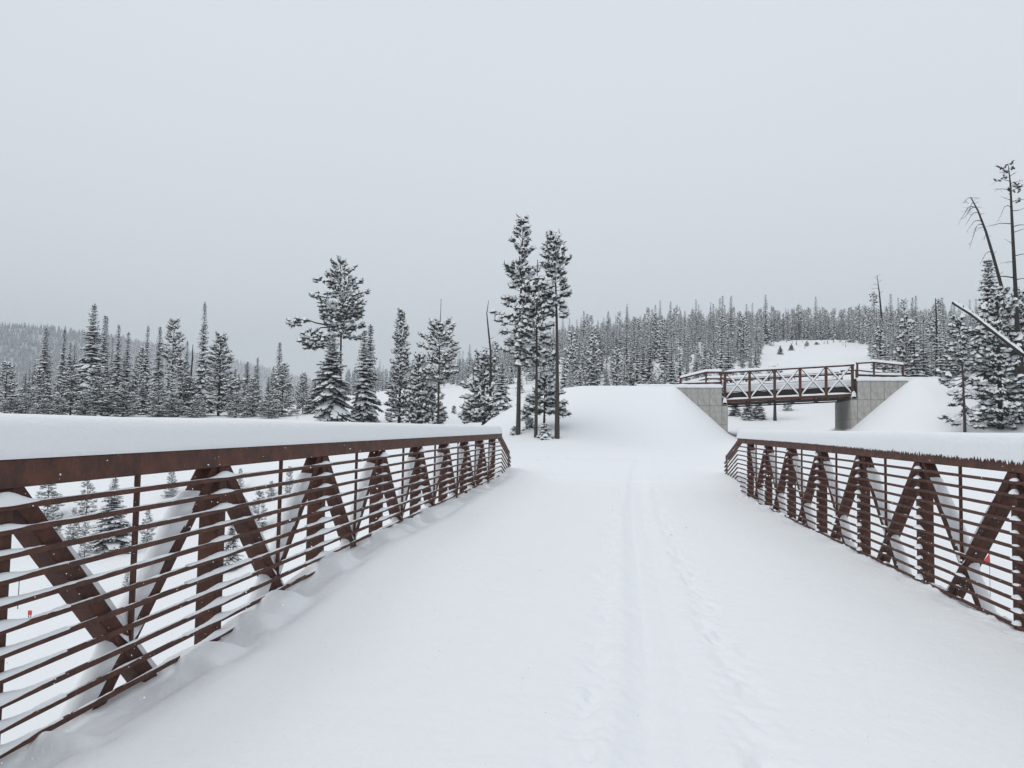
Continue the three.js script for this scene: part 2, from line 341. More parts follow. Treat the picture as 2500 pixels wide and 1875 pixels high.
      const lump = new MB(); { const pts = [], wd = [], hh = []; for (let q = 0; q <= 8; q++) { const f = q / 8; pts.push(V(X(.12), (CB + BOT) / 2 + .07 + .10 * Math.abs(f - .5) * 1.6, zm + (f - .5) * .26)); wd.push(.08); hh.push(.02 + .09 * Math.sin(f * Math.PI) * (1 + .4 * N(f * 5, k, o))); } lump.pad(pts, wd, hh, V(1, 0, 0)); }
      mesh('snow_lump', lump.geo(), M.snowTree, br);
    }
    // the thick cap of snow on the top chord
    const zs = []; for (let z = 4.3; z > ZE - .06;) { zs.push(z); z -= z > -.5 ? .1 : o > 0 ? (z > -12 ? .013 : .02) : .04; } zs.push(ZE - .07);
    const P = [], U = [], I = [], n = 22;
    for (let j = 0; j < zs.length; j++) {
      const z = zs[j], dE = z - (ZE - .07), tip = Math.pow(clamp(1 - (1 - clamp(dE / .3)) ** 2.6), .5);
      const H = (.232 + .016 * fbm(z * .5, o * 3, 1, 2) + .01 * (-z / 22)) * tip + .002, hw = (.118 + .008 * N(z * .8, o * 7)) * (.8 + .2 * tip);
      const drop = o > 0 ? Math.max(0, .024 + .026 * N(z * 23, 3, 1) + .028 * N(z * 47, 8, 2) + .012 * N(z * 3, 1)) * tip * lerp(.5, 2.0, ss(-17, -7, z)) : .002;
      for (let i = 0; i < n; i++) {
        const th = i / (n - 1) * Math.PI, c = Math.cos(th), s = Math.sin(th);
        let lx = Math.sign(c) * Math.abs(c) ** .62 * hw, ly = s ** .62 * H; // lx > 0: towards the deck
        ly -= .02 * (lx / hw > 0 ? lx / hw : 0) * (o < 0 ? 1.6 : .6) * (ly / H);
        let ins = .106 - lx;
        if (i === 0) { ly = -drop; ins = o > 0 ? -.008 - .006 * N(z * 40, 2) : .004; }
        if (i === 1) { ly = Math.max(.004, ly * .45) - drop * .3; if (o > 0) ins = Math.min(ins, -.012 - .010 * N(z * 33, 6)); }
        if (i === 2 && o > 0) { ins += .006 * N(z * 19, 9); }
        if (i === n - 1) ly = -.004;
        const g = i > 0 && i < n - 1 ? .004 * N(z * 3, i * .8, o * 9) : 0;
        P.push(xi + o * (ins + g), CB + CH + ly, z); U.push(i * .03, z / 1.1);
      }
    }
    for (let j = 0; j < zs.length - 1; j++) for (let i = 0; i < n - 1; i++) { const k = j * n + i; o > 0 ? I.push(k, k + 1, k + n, k + 1, k + n + 1, k + n) : I.push(k, k + n, k + 1, k + 1, k + n, k + n + 1); }
    const g = new THREE.BufferGeometry(); g.setAttribute('position', new THREE.Float32BufferAttribute(P, 3)); g.setAttribute('uv', new THREE.Float32BufferAttribute(U, 2)); g.setIndex(I); g.computeVertexNormals();
    mesh('snow_cap', g, M.snow, br);
  }
}

// ---------------------------------------------------------------- the far bridge, its abutments and approach railings
function padLine(pts, w, h, side, jit = 0, seed = 1) { const m = new MB(), P = [], W = [], Hh = []; const n = 14; for (let k = 0; k < pts.length - 1; k++) for (let q = 0; q <= n; q++) { if (q === n && k < pts.length - 2) continue; const f = q / n; P.push(pts[k].clone().lerp(pts[k + 1], f)); const e = (k === 0 && q === 0) || (k === pts.length - 2 && q === n); W.push(w * (1 + .12 * N(P.length * .7, seed))); Hh.push(e ? h * .25 : h * (1 + jit * N(P.length * .9, seed * 3.1))); } m.pad(P, W, Hh, side); return m.geo(); }
{
  const br = thing('truss_bridge', 'distant rust-brown footbridge with snowy X-braced sides spanning two concrete abutments', 'bridge', V(0, 0, 0));
  const C = .13;
  for (const s of [0, WB]) {
    const o = s === 0 ? 1 : -1;
    const chord = mesh('top_chord', beam(fb(-.12, s, -C / 2), fb(LB + .12, s, -C / 2), C, C, nx), M.rust, br);
    mesh('snow_cap', padLine([fb(-.1, s, .0), fb(LB + .1, s, .0)], .085, s ? .17 : .13, nx, .12, 3 + s), M.snowTree, chord);
    const bot = mesh('bottom_chord', beam(fb(-.25, s, -TOP + .22), fb(LB + .25, s, -TOP + .22), .16, .22, nx), M.rust, br);
    mesh('lower_flange', beam(fb(-.2, s + .04 * o, -TOP + .02), fb(LB + .2, s + .04 * o, -TOP + .02), .12, .1, nx), M.darkSteel, br);
    mesh('snow_strip', padLine([fb(.05, s, -TOP + .33), fb(LB - .05, s, -TOP + .33)], .09, .1, nx, .25, 5 + s), M.snowTree, bot);
    for (let k = 0; k <= 5; k++) mesh('post', beam(fb(LB * k / 5, s, -C), fb(LB * k / 5, s, -TOP + .12), .18, .17, nx), M.rust, br);
    for (const y of [-.62]) { const r = mesh('side_rail', beam(fb(0, s + .1 * o, y), fb(LB, s + .1 * o, y), .05, .12, nx), M.rust, br); mesh('snow_strip', padLine([fb(0, s + .1 * o, y + .06), fb(LB, s + .1 * o, y + .06)], .05, s ? .16 : .05, nx, .8, 7 + s), M.snowTree, r); }
    for (let k = 0; k < 5; k++) for (const f of [0, 1]) {
      const t0 = LB * k / 5 + .09, t1 = LB * (k + 1) / 5 - .09, a = fb(f ? t0 : t1, s + .012 * f, -TOP + .36), b = fb(f ? t1 : t0, s + .012 * f, -C - .03);
      const rod = mesh('brace', beam(a, b, .05, .05, nx), M.rust, br);
      const d = b.clone().sub(a).normalize(), up = V(0, 1, 0).addScaledVector(d, -d.y).normalize().multiplyScalar(.03);
      mesh('snow_strip', padLine([a.clone().add(up), b.clone().lerp(a, .06).add(up)], .06, .13, nx, .25, k * 2 + f + s), M.snowTree, rod);
    }
  }
  const deckY = -1.40;
  const d = mesh('deck', beam(fb(.1, WB / 2, deckY - .24), fb(LB - .1, WB / 2, deckY - .24), WB - .5, .46, nx), M.darkSteel, br);
  for (let k = 0; k <= 5; k++) mesh('floor_beam', beam(fb(LB * k / 5, .1, -TOP + .14), fb(LB * k / 5, WB - .1, -TOP + .14), .12, .22, ax), M.darkSteel, br);
  { // snow on its deck
    const m = new MB(), nt = 60, ns = 16; let prev = -1;
    for (let i = 0; i <= nt; i++) { const t = lerp(.0, LB, i / nt), k = m.p.length / 3; for (let j = 0; j <= ns; j++) { const sN = j / ns, e = Math.min(sN, 1 - sN) * WB; const y = j === 0 || j === ns ? deckY - .06 - .10 * N(t * 2.1, j) : deckY + .38 + .08 * ss(0, 1, e) + .05 * N(t * .9, j * .5) - .14 * ss(.6, 0, e); m.v(fb(t, lerp(.22, WB - .22, sN), y)); } if (prev >= 0) for (let j = 0; j < ns; j++) m.i.push(prev + j, prev + j + 1, k + j + 1, prev + j, k + j + 1, k + j); prev = k; }
    mesh('deck_snow', m.geo(), M.snowTree, d);
  }
  // abutments of concrete with formwork panels
  for (const side of [0, 1]) {
    const t0 = side ? LB - .12 : .15, dir = side ? 1 : -1, len = 4.6;
    const ab = thing('concrete_abutment', side ? 'grey concrete abutment at the right end of the distant bridge, inner face showing' : 'grey concrete abutment with a wing wall at the left end of the distant bridge', 'abutment', V(0, 0, 0), 'abutments of the distant bridge');
    const yT = side ? -1.10 : -1.12, yB = -5.6, seat = .36;
    const bl = (ta, tb, s0, s1, ya, yb) => { const c = [fb(ta, s0, 0), fb(tb, s0, 0)], yM = (c[0].y + c[1].y) / 2 * 0 + (side ? B.y : A.y); const g = new THREE.BoxGeometry(Math.abs(tb - ta), yb - ya, s1 - s0); boxUV(g, 2.2); g.applyMatrix4(new THREE.Matrix4().makeBasis(ax, UP, ax.clone().cross(UP))); const mid = fb((ta + tb) / 2, (s0 + s1) / 2, 0); return g.translate(mid.x, yM + (ya + yb) / 2, mid.z); };
    mesh('wall', bl(t0 + dir * seat, t0 + dir * len, -.3, WB + .3, yB, yT), M.joint, ab);
    mesh('beam_seat', bl(t0, t0 + dir * (seat - .002), -.28, WB + .28, yB, -TOP + .0), M.joint, ab);
    // panels on the face towards us and on the inner face
    const pw = .80, ph = 1.28, gp = .011;
    const hs = []; for (let y = yT; y > yB; y -= ph) hs.push([Math.max(yB, y - ph), y]);
    for (const [ya, yb] of hs) {
      for (let k = 0; k < 7; k++) { let a = seat + k * pw, b = a + pw; if (b > len + .01) b = len; if (b - a < .1) continue; mesh('concrete_panel', bl(t0 + dir * (a + gp), t0 + dir * (b - gp), -.36, -.29, ya + gp, yb - gp), M.concrete, ab); }
      const yb2 = Math.min(yb, -TOP); if (yb2 - ya > .2) {
        mesh('concrete_panel', bl(t0 + dir * .012, t0 + dir * (seat - gp), -.35, -.27, ya + gp, yb2 - gp), M.concrete, ab);
        for (let q = 0; q < 8; q++) { const w = (WB + .6) / 8; mesh('concrete_panel', bl(t0 - dir * .035, t0 + dir * .011, -.3 + q * w + gp, -.3 + (q + 1) * w - gp, ya + gp, yb2 - gp), M.concrete, ab); }
      }
    }
    { // snow on top, with a soft uneven edge, and on the beam seat
      const m = new MB(); let prev = -1; const n = 40;
      for (let i = 0; i <= n; i++) { const t = t0 + dir * lerp(seat - .06, len + 1.6, i / n), k = m.p.length / 3, Y = side ? B.y : A.y, hh = .24 + .05 * N(i * .3, side * 5) + (i === 0 ? -.12 : 0);
        const q = (s, y) => { const p = fb(t, s, 0); m.v(V(p.x, Y + yT + y, p.z)); };
        q(-.41 - .03 * N(i * .8, 2), -.03 - .06 * Math.max(0, N(i * .5, side + 3))); q(-.42, hh * .55); q(-.22, hh * .95); q(.6, hh * 1.1); q(WB / 2, hh * 1.25); q(WB + .3, hh); q(WB + .5, -.05);
        if (prev >= 0) for (let j = 0; j < 6; j++) m.i.push(prev + j, prev + j + 1, k + j + 1, prev + j, k + j + 1, k + j); prev = k; }
      mesh('snow_cap', m.geo(), M.snowTree, ab);
      const Y = side ? B.y : A.y, f = (t, s, y) => { const p = fb(t, s, 0); return V(p.x, Y - TOP + y, p.z); };
      mesh('snow_lump', padLine([f(t0 + dir * .16, -.3, 0), f(t0 + dir * .17, .2, 0), f(t0 + dir * .17, .7, 0)], .17, .45, ax, .2, 4), M.snowTree, ab);
    }
    // approach railings: two on each abutment
    for (const s of [0, WB]) {
      const gr = thing('guard_railing', `${s ? 'farther' : 'nearer'} sloping brown railing on the ${side ? 'right' : 'left'} abutment of the distant bridge`, 'railing', V(0, 0, 0), 'approach railings of the distant bridge');
      const Y = side ? B.y : A.y, f = (k, y) => { const p = fb(t0 + dir * k, s, 0); return V(p.x, Y + y, p.z); };
      const T = [.42, 1.42, 3.15], yy = side ? [.06, .12, -.10] : [-.03, -.03, -.48];
      T.forEach((k, q) => mesh('post', beam(f(k, yy[q] - .02), f(k, -1.2), .12, .12, nx), M.rust, gr));
      const r1 = mesh('top_rail', merge([beam(f(T[0] - .08, yy[0]), f(T[1], yy[1]), .11, .12, nx), beam(f(T[1], yy[1] - .002), f(T[2] + .06, yy[2]), .108, .118, nx)]), M.rust, gr);
      mesh('snow_cap', padLine([f(T[0] - .08, yy[0] + .06), f(T[1], yy[1] + .06), f(T[2] + .08, yy[2] + .06)], .085, .14, nx, .15, 2 + s + side), M.snowTree, r1);
      const r2 = mesh('lower_rail', beam(f(T[0], -.78 + (side ? .05 : 0)), f(T[2], -.86 + (side ? .05 : 0)), .06, .15, nx), M.rust, gr);
      mesh('snow_strip', padLine([f(T[0], -.70 + (side ? .05 : 0)), f(T[2], -.78 + (side ? .05 : 0))], .06, .12, nx, .5, 9 + s), M.snowTree, r2);
    }
  }
}
// ---------------------------------------------------------------- trees
const cr = (r, g, b) => [r, g, b];
function leafCol(R, warm = 0) { const k = .55 + .9 * R(); return [(.050 + .018 * warm) * k, (.060 + .010 * warm) * k, (.054 - .004 * warm) * k]; }
function blade(mb, p, d, side, L, w, drop) { // a folded spray of needles
  const m = p.clone().addScaledVector(d, L * .45), t = p.clone().addScaledVector(d, L); t.y -= drop; m.y -= drop * .2;
  const l = m.clone().addScaledVector(side, w), r = m.clone().addScaledVector(side, -w); l.y -= w * .35; r.y -= w * .35;
  const k = mb.v(p); mb.v(l); mb.v(t); mb.v(r); mb.i.push(k, k + 1, k + 2, k, k + 2, k + 3);
}
function snowDab(mb, p, d, side, L, w, h, R) { // a small lump of snow on a spray
  const c = [p.clone().addScaledVector(d, L * .08), p.clone().addScaledVector(d, L * .5).addScaledVector(side, w), p.clone().addScaledVector(d, L * .95), p.clone().addScaledVector(d, L * .5).addScaledVector(side, -w)];
  c[1].y -= w * .2; c[3].y -= w * .2;
  const a = p.clone().addScaledVector(d, L * (.35 + .1 * R())).addScaledVector(UP, h), b = p.clone().addScaledVector(d, L * (.62 + .1 * R())).addScaledVector(UP, h * .85);
  const k = mb.v(c[0]); mb.v(c[1]); mb.v(c[2]); mb.v(c[3]); mb.v(a); mb.v(b);
  mb.i.push(k, k + 1, k + 4, k + 1, k + 5, k + 4, k + 1, k + 2, k + 5, k + 2, k + 3, k + 5, k + 3, k + 4, k + 5, k + 3, k, k + 4);
}
function firParts(seed, { h = 10, r = 1.6, p = .9, c0 = .03, gap = .42, n = 6, snow = .8, detail = 1, up = 0, warm = 0, bare = 0 }) {
  const R = rng(seed), tr = new MB(), cr_ = new MB(), sn = new MB(); cr_.col = [.04, .05, .045];
  const bend = (R() - .5) * .012 * h, pts = [], rad = [];
  for (let k = 0; k <= 6; k++) { const f = k / 6; pts.push(V(bend * f * f, h * f, bend * .6 * f * f)); rad.push(lerp(.011 * h + .03, .012, f)); }
  tr.tube(pts, rad, detail > .5 ? 7 : 4);
  let y = c0 * h;
  while (y < h * .985) {
    const f = (y - c0 * h) / (h * (1 - c0)), Lm = r * Math.pow(1 - f, p) + .13 + .05 * r, bx = bend * (y / h) ** 2;
    const nb = Math.max(3, Math.round(n * (f > .8 ? .7 : 1)));
    const a0 = R() * 6.28;
    for (let b = 0; b < nb; b++) {
      if (R() < bare) continue;
      const az = a0 + b / nb * 6.28 + (R() - .5) * .9, L = Lm * lerp(.55, 1.2, R()), el = lerp(-.30, .45, f * f) + up + (R() - .5) * .3;
      cr_.col = leafCol(R, warm);
      const d = V(Math.cos(az) * Math.cos(el), Math.sin(el), Math.sin(az) * Math.cos(el)), side = V(-Math.sin(az), 0, Math.cos(az));
      const sag = L * lerp(.24, .05, f) * (.6 + R());
      const P = q => V(bx, y, bx * .6).addScaledVector(d, L * q).addScaledVector(UP, -sag * q * q * 1.2 + .1 * L * q * q * q);
      const ns = detail > .5 ? Math.max(2, Math.min(6, Math.round(L / .26))) : Math.max(1, Math.min(3, Math.round(L / .5)));
      const heavy = snow * (.55 + .75 * R());
      for (let s = 0; s < ns; s++) {
        const q = (s + .45) / ns, o = P(q), dn = P(Math.min(1, q + .15)).sub(P(q)).normalize(), len = Math.max(.14, L * .5 * (1.12 - q * .55)) * (.8 + .4 * R());
        for (const e of [-1, 1]) {
          const dd = dn.clone().multiplyScalar(.75).addScaledVector(side, e * .75).normalize(), s2 = dn.clone().multiplyScalar(-.7).addScaledVector(side, e * .7).normalize();
          cr_.col = leafCol(R, warm);
          blade(cr_, o, dd, s2, len, len * .26, len * .22);
          if (R() < heavy * 1.25) snowDab(sn, o.clone().addScaledVector(UP, .015), dd, s2, len * (.75 + .35 * R()), len * (.23 + .15 * R()), .035 + .07 * R() * Math.min(1, L), R);
        }
        // twigs hanging below
        cr_.col = leafCol(R, warm); cr_.col = cr_.col.map(c => c * .8);
        const hd = dn.clone().multiplyScalar(.6).addScaledVector(UP, -.55 - .3 * R()).addScaledVector(side, (R() - .5) * .8).normalize();
        blade(cr_, o, hd, side, len * .7, len * .2, 0);
      }
      const tip = P(.72), td = P(1).sub(tip).normalize();
      cr_.col = leafCol(R, warm); blade(cr_, tip, td, side, L * .38 + .05, Math.max(.05, L * .12), .02);
      if (R() < heavy * 1.15) { // a pillow along the branch
        const q0 = lerp(.1, .4, R()), q1 = lerp(.75, 1.02, R()), k = detail > .5 ? 4 : 3, pp = [], ww = [], hh = [], w = (.08 + .16 * L) * (.6 + .6 * R()), hi = (.05 + .05 * L) * (.5 + R());
        for (let q = 0; q < k; q++) { const e = q / (k - 1); pp.push(P(lerp(q0, q1, e)).addScaledVector(UP, .03)); const u = Math.sin((e * .86 + .07) * Math.PI); ww.push(w * (u * .9 + .1) * (.8 + .4 * R())); hh.push(hi * u); }
        sn.pad(pp, ww, hh, side);
      }
    }
    y += gap * lerp(1, .42, f) * (.75 + .5 * R()) * (h / 10) ** .5;
  }
  // the leader
  cr_.col = leafCol(R, warm); for (let b = 0; b < 4; b++) { const az = R() * 6.28; blade(cr_, V(bend, h * .955, bend * .6), V(Math.cos(az) * .25, .95, Math.sin(az) * .25).normalize(), V(-Math.sin(az), 0, Math.cos(az)), h * .05, .05, 0); }
  return { tr, cr: cr_, sn };
}
function tuft(cr_, sn, p, d, R, s, snowP, warm) { // a bottlebrush of needles at a twig's end, with snow on it
  cr_.col = leafCol(R, warm);
  const e = Math.abs(d.y) > .9 ? V(1, 0, 0) : UP, a = d.clone().cross(e).normalize(), b = a.clone().cross(d);
  const L = s * (.8 + .5 * R()), w = s * .30, k0 = cr_.p.length / 3, m = p.clone().addScaledVector(d, L * .45);
  cr_.v(p); for (let q = 0; q < 4; q++) { const t = q * Math.PI / 2 + .6; cr_.v(m.clone().addScaledVector(a, Math.cos(t) * w * .7).addScaledVector(b, Math.sin(t) * w * .7)); } cr_.v(p.clone().addScaledVector(d, L * .95));
  for (let q = 0; q < 4; q++) { const r = (q + 1) % 4; cr_.i.push(k0, k0 + 1 + q, k0 + 1 + r, k0 + 5, k0 + 1 + r, k0 + 1 + q); }
  const t0 = R() * 6.28;
  for (let q = 0; q < 9; q++) {
    const t = t0 + q * 2.4, ca = Math.cos(t), sa = Math.sin(t), f = .1 + .75 * (q / 9), o = p.clone().addScaledVector(d, L * f);
    const out = a.clone().multiplyScalar(ca).addScaledVector(b, sa), dir = out.clone().multiplyScalar(.75).addScaledVector(d, .7).normalize(), sd = a.clone().multiplyScalar(-sa).addScaledVector(b, ca);
    const ln = s * (.42 + .25 * R()); cr_.tri(o.clone().addScaledVector(sd, s * .11), o.clone().addScaledVector(sd, -s * .11), o.clone().addScaledVector(dir, ln));
  }
  if (R() < snowP * 1.2) {
    const fl = V(d.x, 0, d.z); if (fl.lengthSq() < .01) fl.set(1, 0, 0); fl.normalize(); const sd = V(-fl.z, 0, fl.x), w2 = s * (.28 + .14 * R()), hi = s * (.26 + .26 * R());
    const c = p.clone().addScaledVector(d, L * .45).addScaledVector(UP, s * .13), l = s * (.30 + .14 * R());
    sn.pad([c.clone().addScaledVector(fl, -l), c.clone().addScaledVector(fl, -l * .3), c.clone().addScaledVector(fl, l * .45), c.clone().addScaledVector(fl, l)], [w2 * .35, w2, w2 * .9, w2 * .25], [hi * .3, hi, hi * .8, hi * .2], sd);
  }
}
function pineParts(seed, { h = 16, r = 1.8, c0 = .35, prof = null, nb = 70, tuftS = .42, snow = .8, lean = 0, rad0 = .16, dens = 1, droop = .0, warm = .25, topBare = 0, deadTop = 0, stubs = 6, thin = 0, clump = .6 }) {
  const R = rng(seed), tr = new MB(), cr_ = new MB(), sn = new MB(); cr_.col = [.04, .05, .045];
  const w1 = R() * 6, pth = f => V(lean * f * f + .05 * h * .06 * Math.sin(f * 5 + w1) * f, h * f, .03 * h * .06 * Math.cos(f * 4 + w1) * f);
  const pts = [], rr = []; for (let k = 0; k <= 14; k++) { const f = k / 14; pts.push(pth(f)); rr.push(lerp(rad0, .018, Math.pow(f, .85))); }
  tr.tube(pts, rr, 8);
  const live = 1 - deadTop;
  for (let b = 0; b < nb; b++) {
    const f = (b + R() * .9) / nb, F_ = c0 + (live - c0) * f, Lr = r * (prof ? table(prof, f) : Math.pow(1 - f, .7) * .95 + .06), az = b * 2.4 + R() * 1.6;
    const cl = clump ? N(Math.cos(az) * 1.2 + seed, F_ * h * .55, Math.sin(az) * 1.2) : 0; if (R() < thin || cl < -.46 + .2 * clump) continue; const L = Lr * lerp(.45, 1.12, R()) * (1 + clump * 1.5 * cl) + .12;
    const el = lerp(-.10 - droop, .75, Math.pow(f, 1.6)) + (R() - .5) * .45;
    const d = V(Math.cos(az) * Math.cos(el), Math.sin(el), Math.sin(az) * Math.cos(el)), side = V(-Math.sin(az), 0, Math.cos(az)), o = pth(F_), sag = L * (.12 + droop) * (.5 + R());
    const P = q => o.clone().addScaledVector(d, L * q).addScaledVector(UP, -sag * Math.sin(q * 2.2) * .8 + .22 * L * q * q * q);
    const br = [P(0), P(.35), P(.7), P(.97)]; if (L > .4) tr.tube(br, [.012 + .016 * L, .010 + .010 * L, .010, .006], 4);
    const nt = Math.max(1, Math.round((1 + L * 4.2) * dens));
    for (let t = 0; t < nt; t++) {
      const q = t === 0 ? .92 : lerp(.30, 1, Math.sqrt(R())), lat = t === 0 ? 0 : (R() - .5) * L * .75 * (1.1 - q * .4), p = P(q).addScaledVector(side, lat).addScaledVector(UP, (R() - .35) * .12 * L);
      if (t && Math.abs(lat) > .16) tr.tube([P(Math.max(.1, q - .22)), p], [.008, .005], 3);
      const dd = d.clone().multiplyScalar(.7).addScaledVector(side, Math.sign(lat) * .55 * R()).addScaledVector(UP, .25 - droop + (R() - .5) * .6).normalize();
      tuft(cr_, sn, p, dd, R, tuftS * (.75 + .5 * R()), snow, warm);
    }
    if (R() < snow * .3 && L > .35) { const pp = [], ww = [], hh = [], q0 = lerp(.15, .45, R()), q1 = lerp(.8, 1, R()), w = .06 + .11 * L, hi = .06 + .06 * L; for (let q = 0; q < 4; q++) { const e = q / 3, u = Math.sin((e * .84 + .08) * Math.PI); pp.push(P(lerp(q0, q1, e)).addScaledVector(UP, .06)); ww.push(w * u * (.7 + .6 * R())); hh.push(hi * u); } sn.pad(pp, ww, hh, side); }
  }
  if (!deadTop && !topBare) for (let q = 0; q < 3; q++) tuft(cr_, sn, pth(.985 - q * .018), V((R() - .5) * .5, 1, (R() - .5) * .5).normalize(), R, tuftS * .8, 0, warm);
  // short dead stubs on the bare trunk, twigs on a bare top
  for (let b = 0; b < stubs; b++) { const f = lerp(.12, Math.max(.2, c0 + .05), R()), az = R() * 6.28, L = .15 + .5 * R() * R(), o = pth(f); tr.tube([o, o.clone().add(V(Math.cos(az) * L, -.2 * L, Math.sin(az) * L))], [.014, .006], 3); }
  for (let b = 0; b < topBare; b++) { const f = lerp(.88, 1, R()), az = R() * 6.28, L = r * lerp(.2, .6, R()), o = pth(f); tr.tube([o, o.clone().add(V(Math.cos(az) * L * .6, .15 * L, Math.sin(az) * L * .6)), o.clone().add(V(Math.cos(az) * L, .45 * L, Math.sin(az) * L))], [.014, .010, .004], 3); }
  return { tr, cr: cr_, sn };
}
function treeFrom(parts, name, label, cat, pos, group, bark = M.bark) {
  const t = thing(name, label, cat, pos, group);
  mesh('trunk', parts.tr.geo(.6), bark, t);
  if (parts.cr.p.length) mesh('crown', parts.cr.geo(), M.needles, t);
  if (parts.sn.p.length) mesh('snow', parts.sn.geo(), M.snowTree, t);
  return t;
}
function spot(u, depth) { const p = at(u, horizon(u), depth); return V(p.x, ground(p.x, p.z) - .04, p.z); }
const heightTo = (u, top, depth, base) => at(u, top, depth).y - base.y;
const turn = rng(99);
// stock of firs and pines, ten metres tall and two across the crown's radius one; copies are scaled
const stock = {};
function stocked(kind, i) {
  const key = kind + i; if (stock[key]) return stock[key];
  const s = 100 + i * 17;
  const parts = kind === 'spire' ? firParts(s, { h: 10, r: 1.15, p: 1.0, gap: .33, n: 6, snow: .75 })
    : kind === 'fir' ? firParts(s + 1, { h: 10, r: 1.7, p: .95, gap: .40, n: 7, snow: .9 })
    : kind === 'pine' ? pineParts(s + 2, { h: 10, r: 1.25, c0: .06, nb: 125, tuftS: .40, snow: .9, rad0: .12, dens: 1.3, prof: [[0, .9], [.25, 1], [.6, .72], [1, .12]], stubs: 0 })
    : pineParts(s + 3, { h: 10, r: 1.35, c0: .03, nb: 110, tuftS: .42, snow: 1.05, rad0: .10, droop: .12, dens: 1.2, warm: .5, prof: [[0, 1], [.3, .95], [.7, .6], [1, .1]], stubs: 0 });
  const q = parts.cr.p, rr = []; for (let k = 0; k < q.length; k += 3) if (q[k + 1] < 5.5) rr.push(Math.hypot(q[k], q[k + 2])); rr.sort((a, b) => a - b);
  return stock[key] = { parts, r: rr[Math.floor(rr.length * .93)] };
}
function stockTree(kind, i, u, top, w, depth, label, group, nm) {
  const s = stocked(kind, i), base = spot(u, depth), H = heightTo(u, top, depth, base), rad = w / 2 * depth / F;
  let t; const name = nm || (kind === 'spire' || kind === 'fir' ? 'fir_tree' : 'pine_tree');
  if (!s.first) { t = treeFrom(s.parts, name, label, 'tree', base, group); s.first = t; }
  else { t = copyOf(s.first, name); tag(t, label, 'tree', group); t.position.copy(base); }
  t.scale.set(rad / s.r, H / 10, rad / s.r); t.rotation.y = turn() * 6.28;
  return t;
}
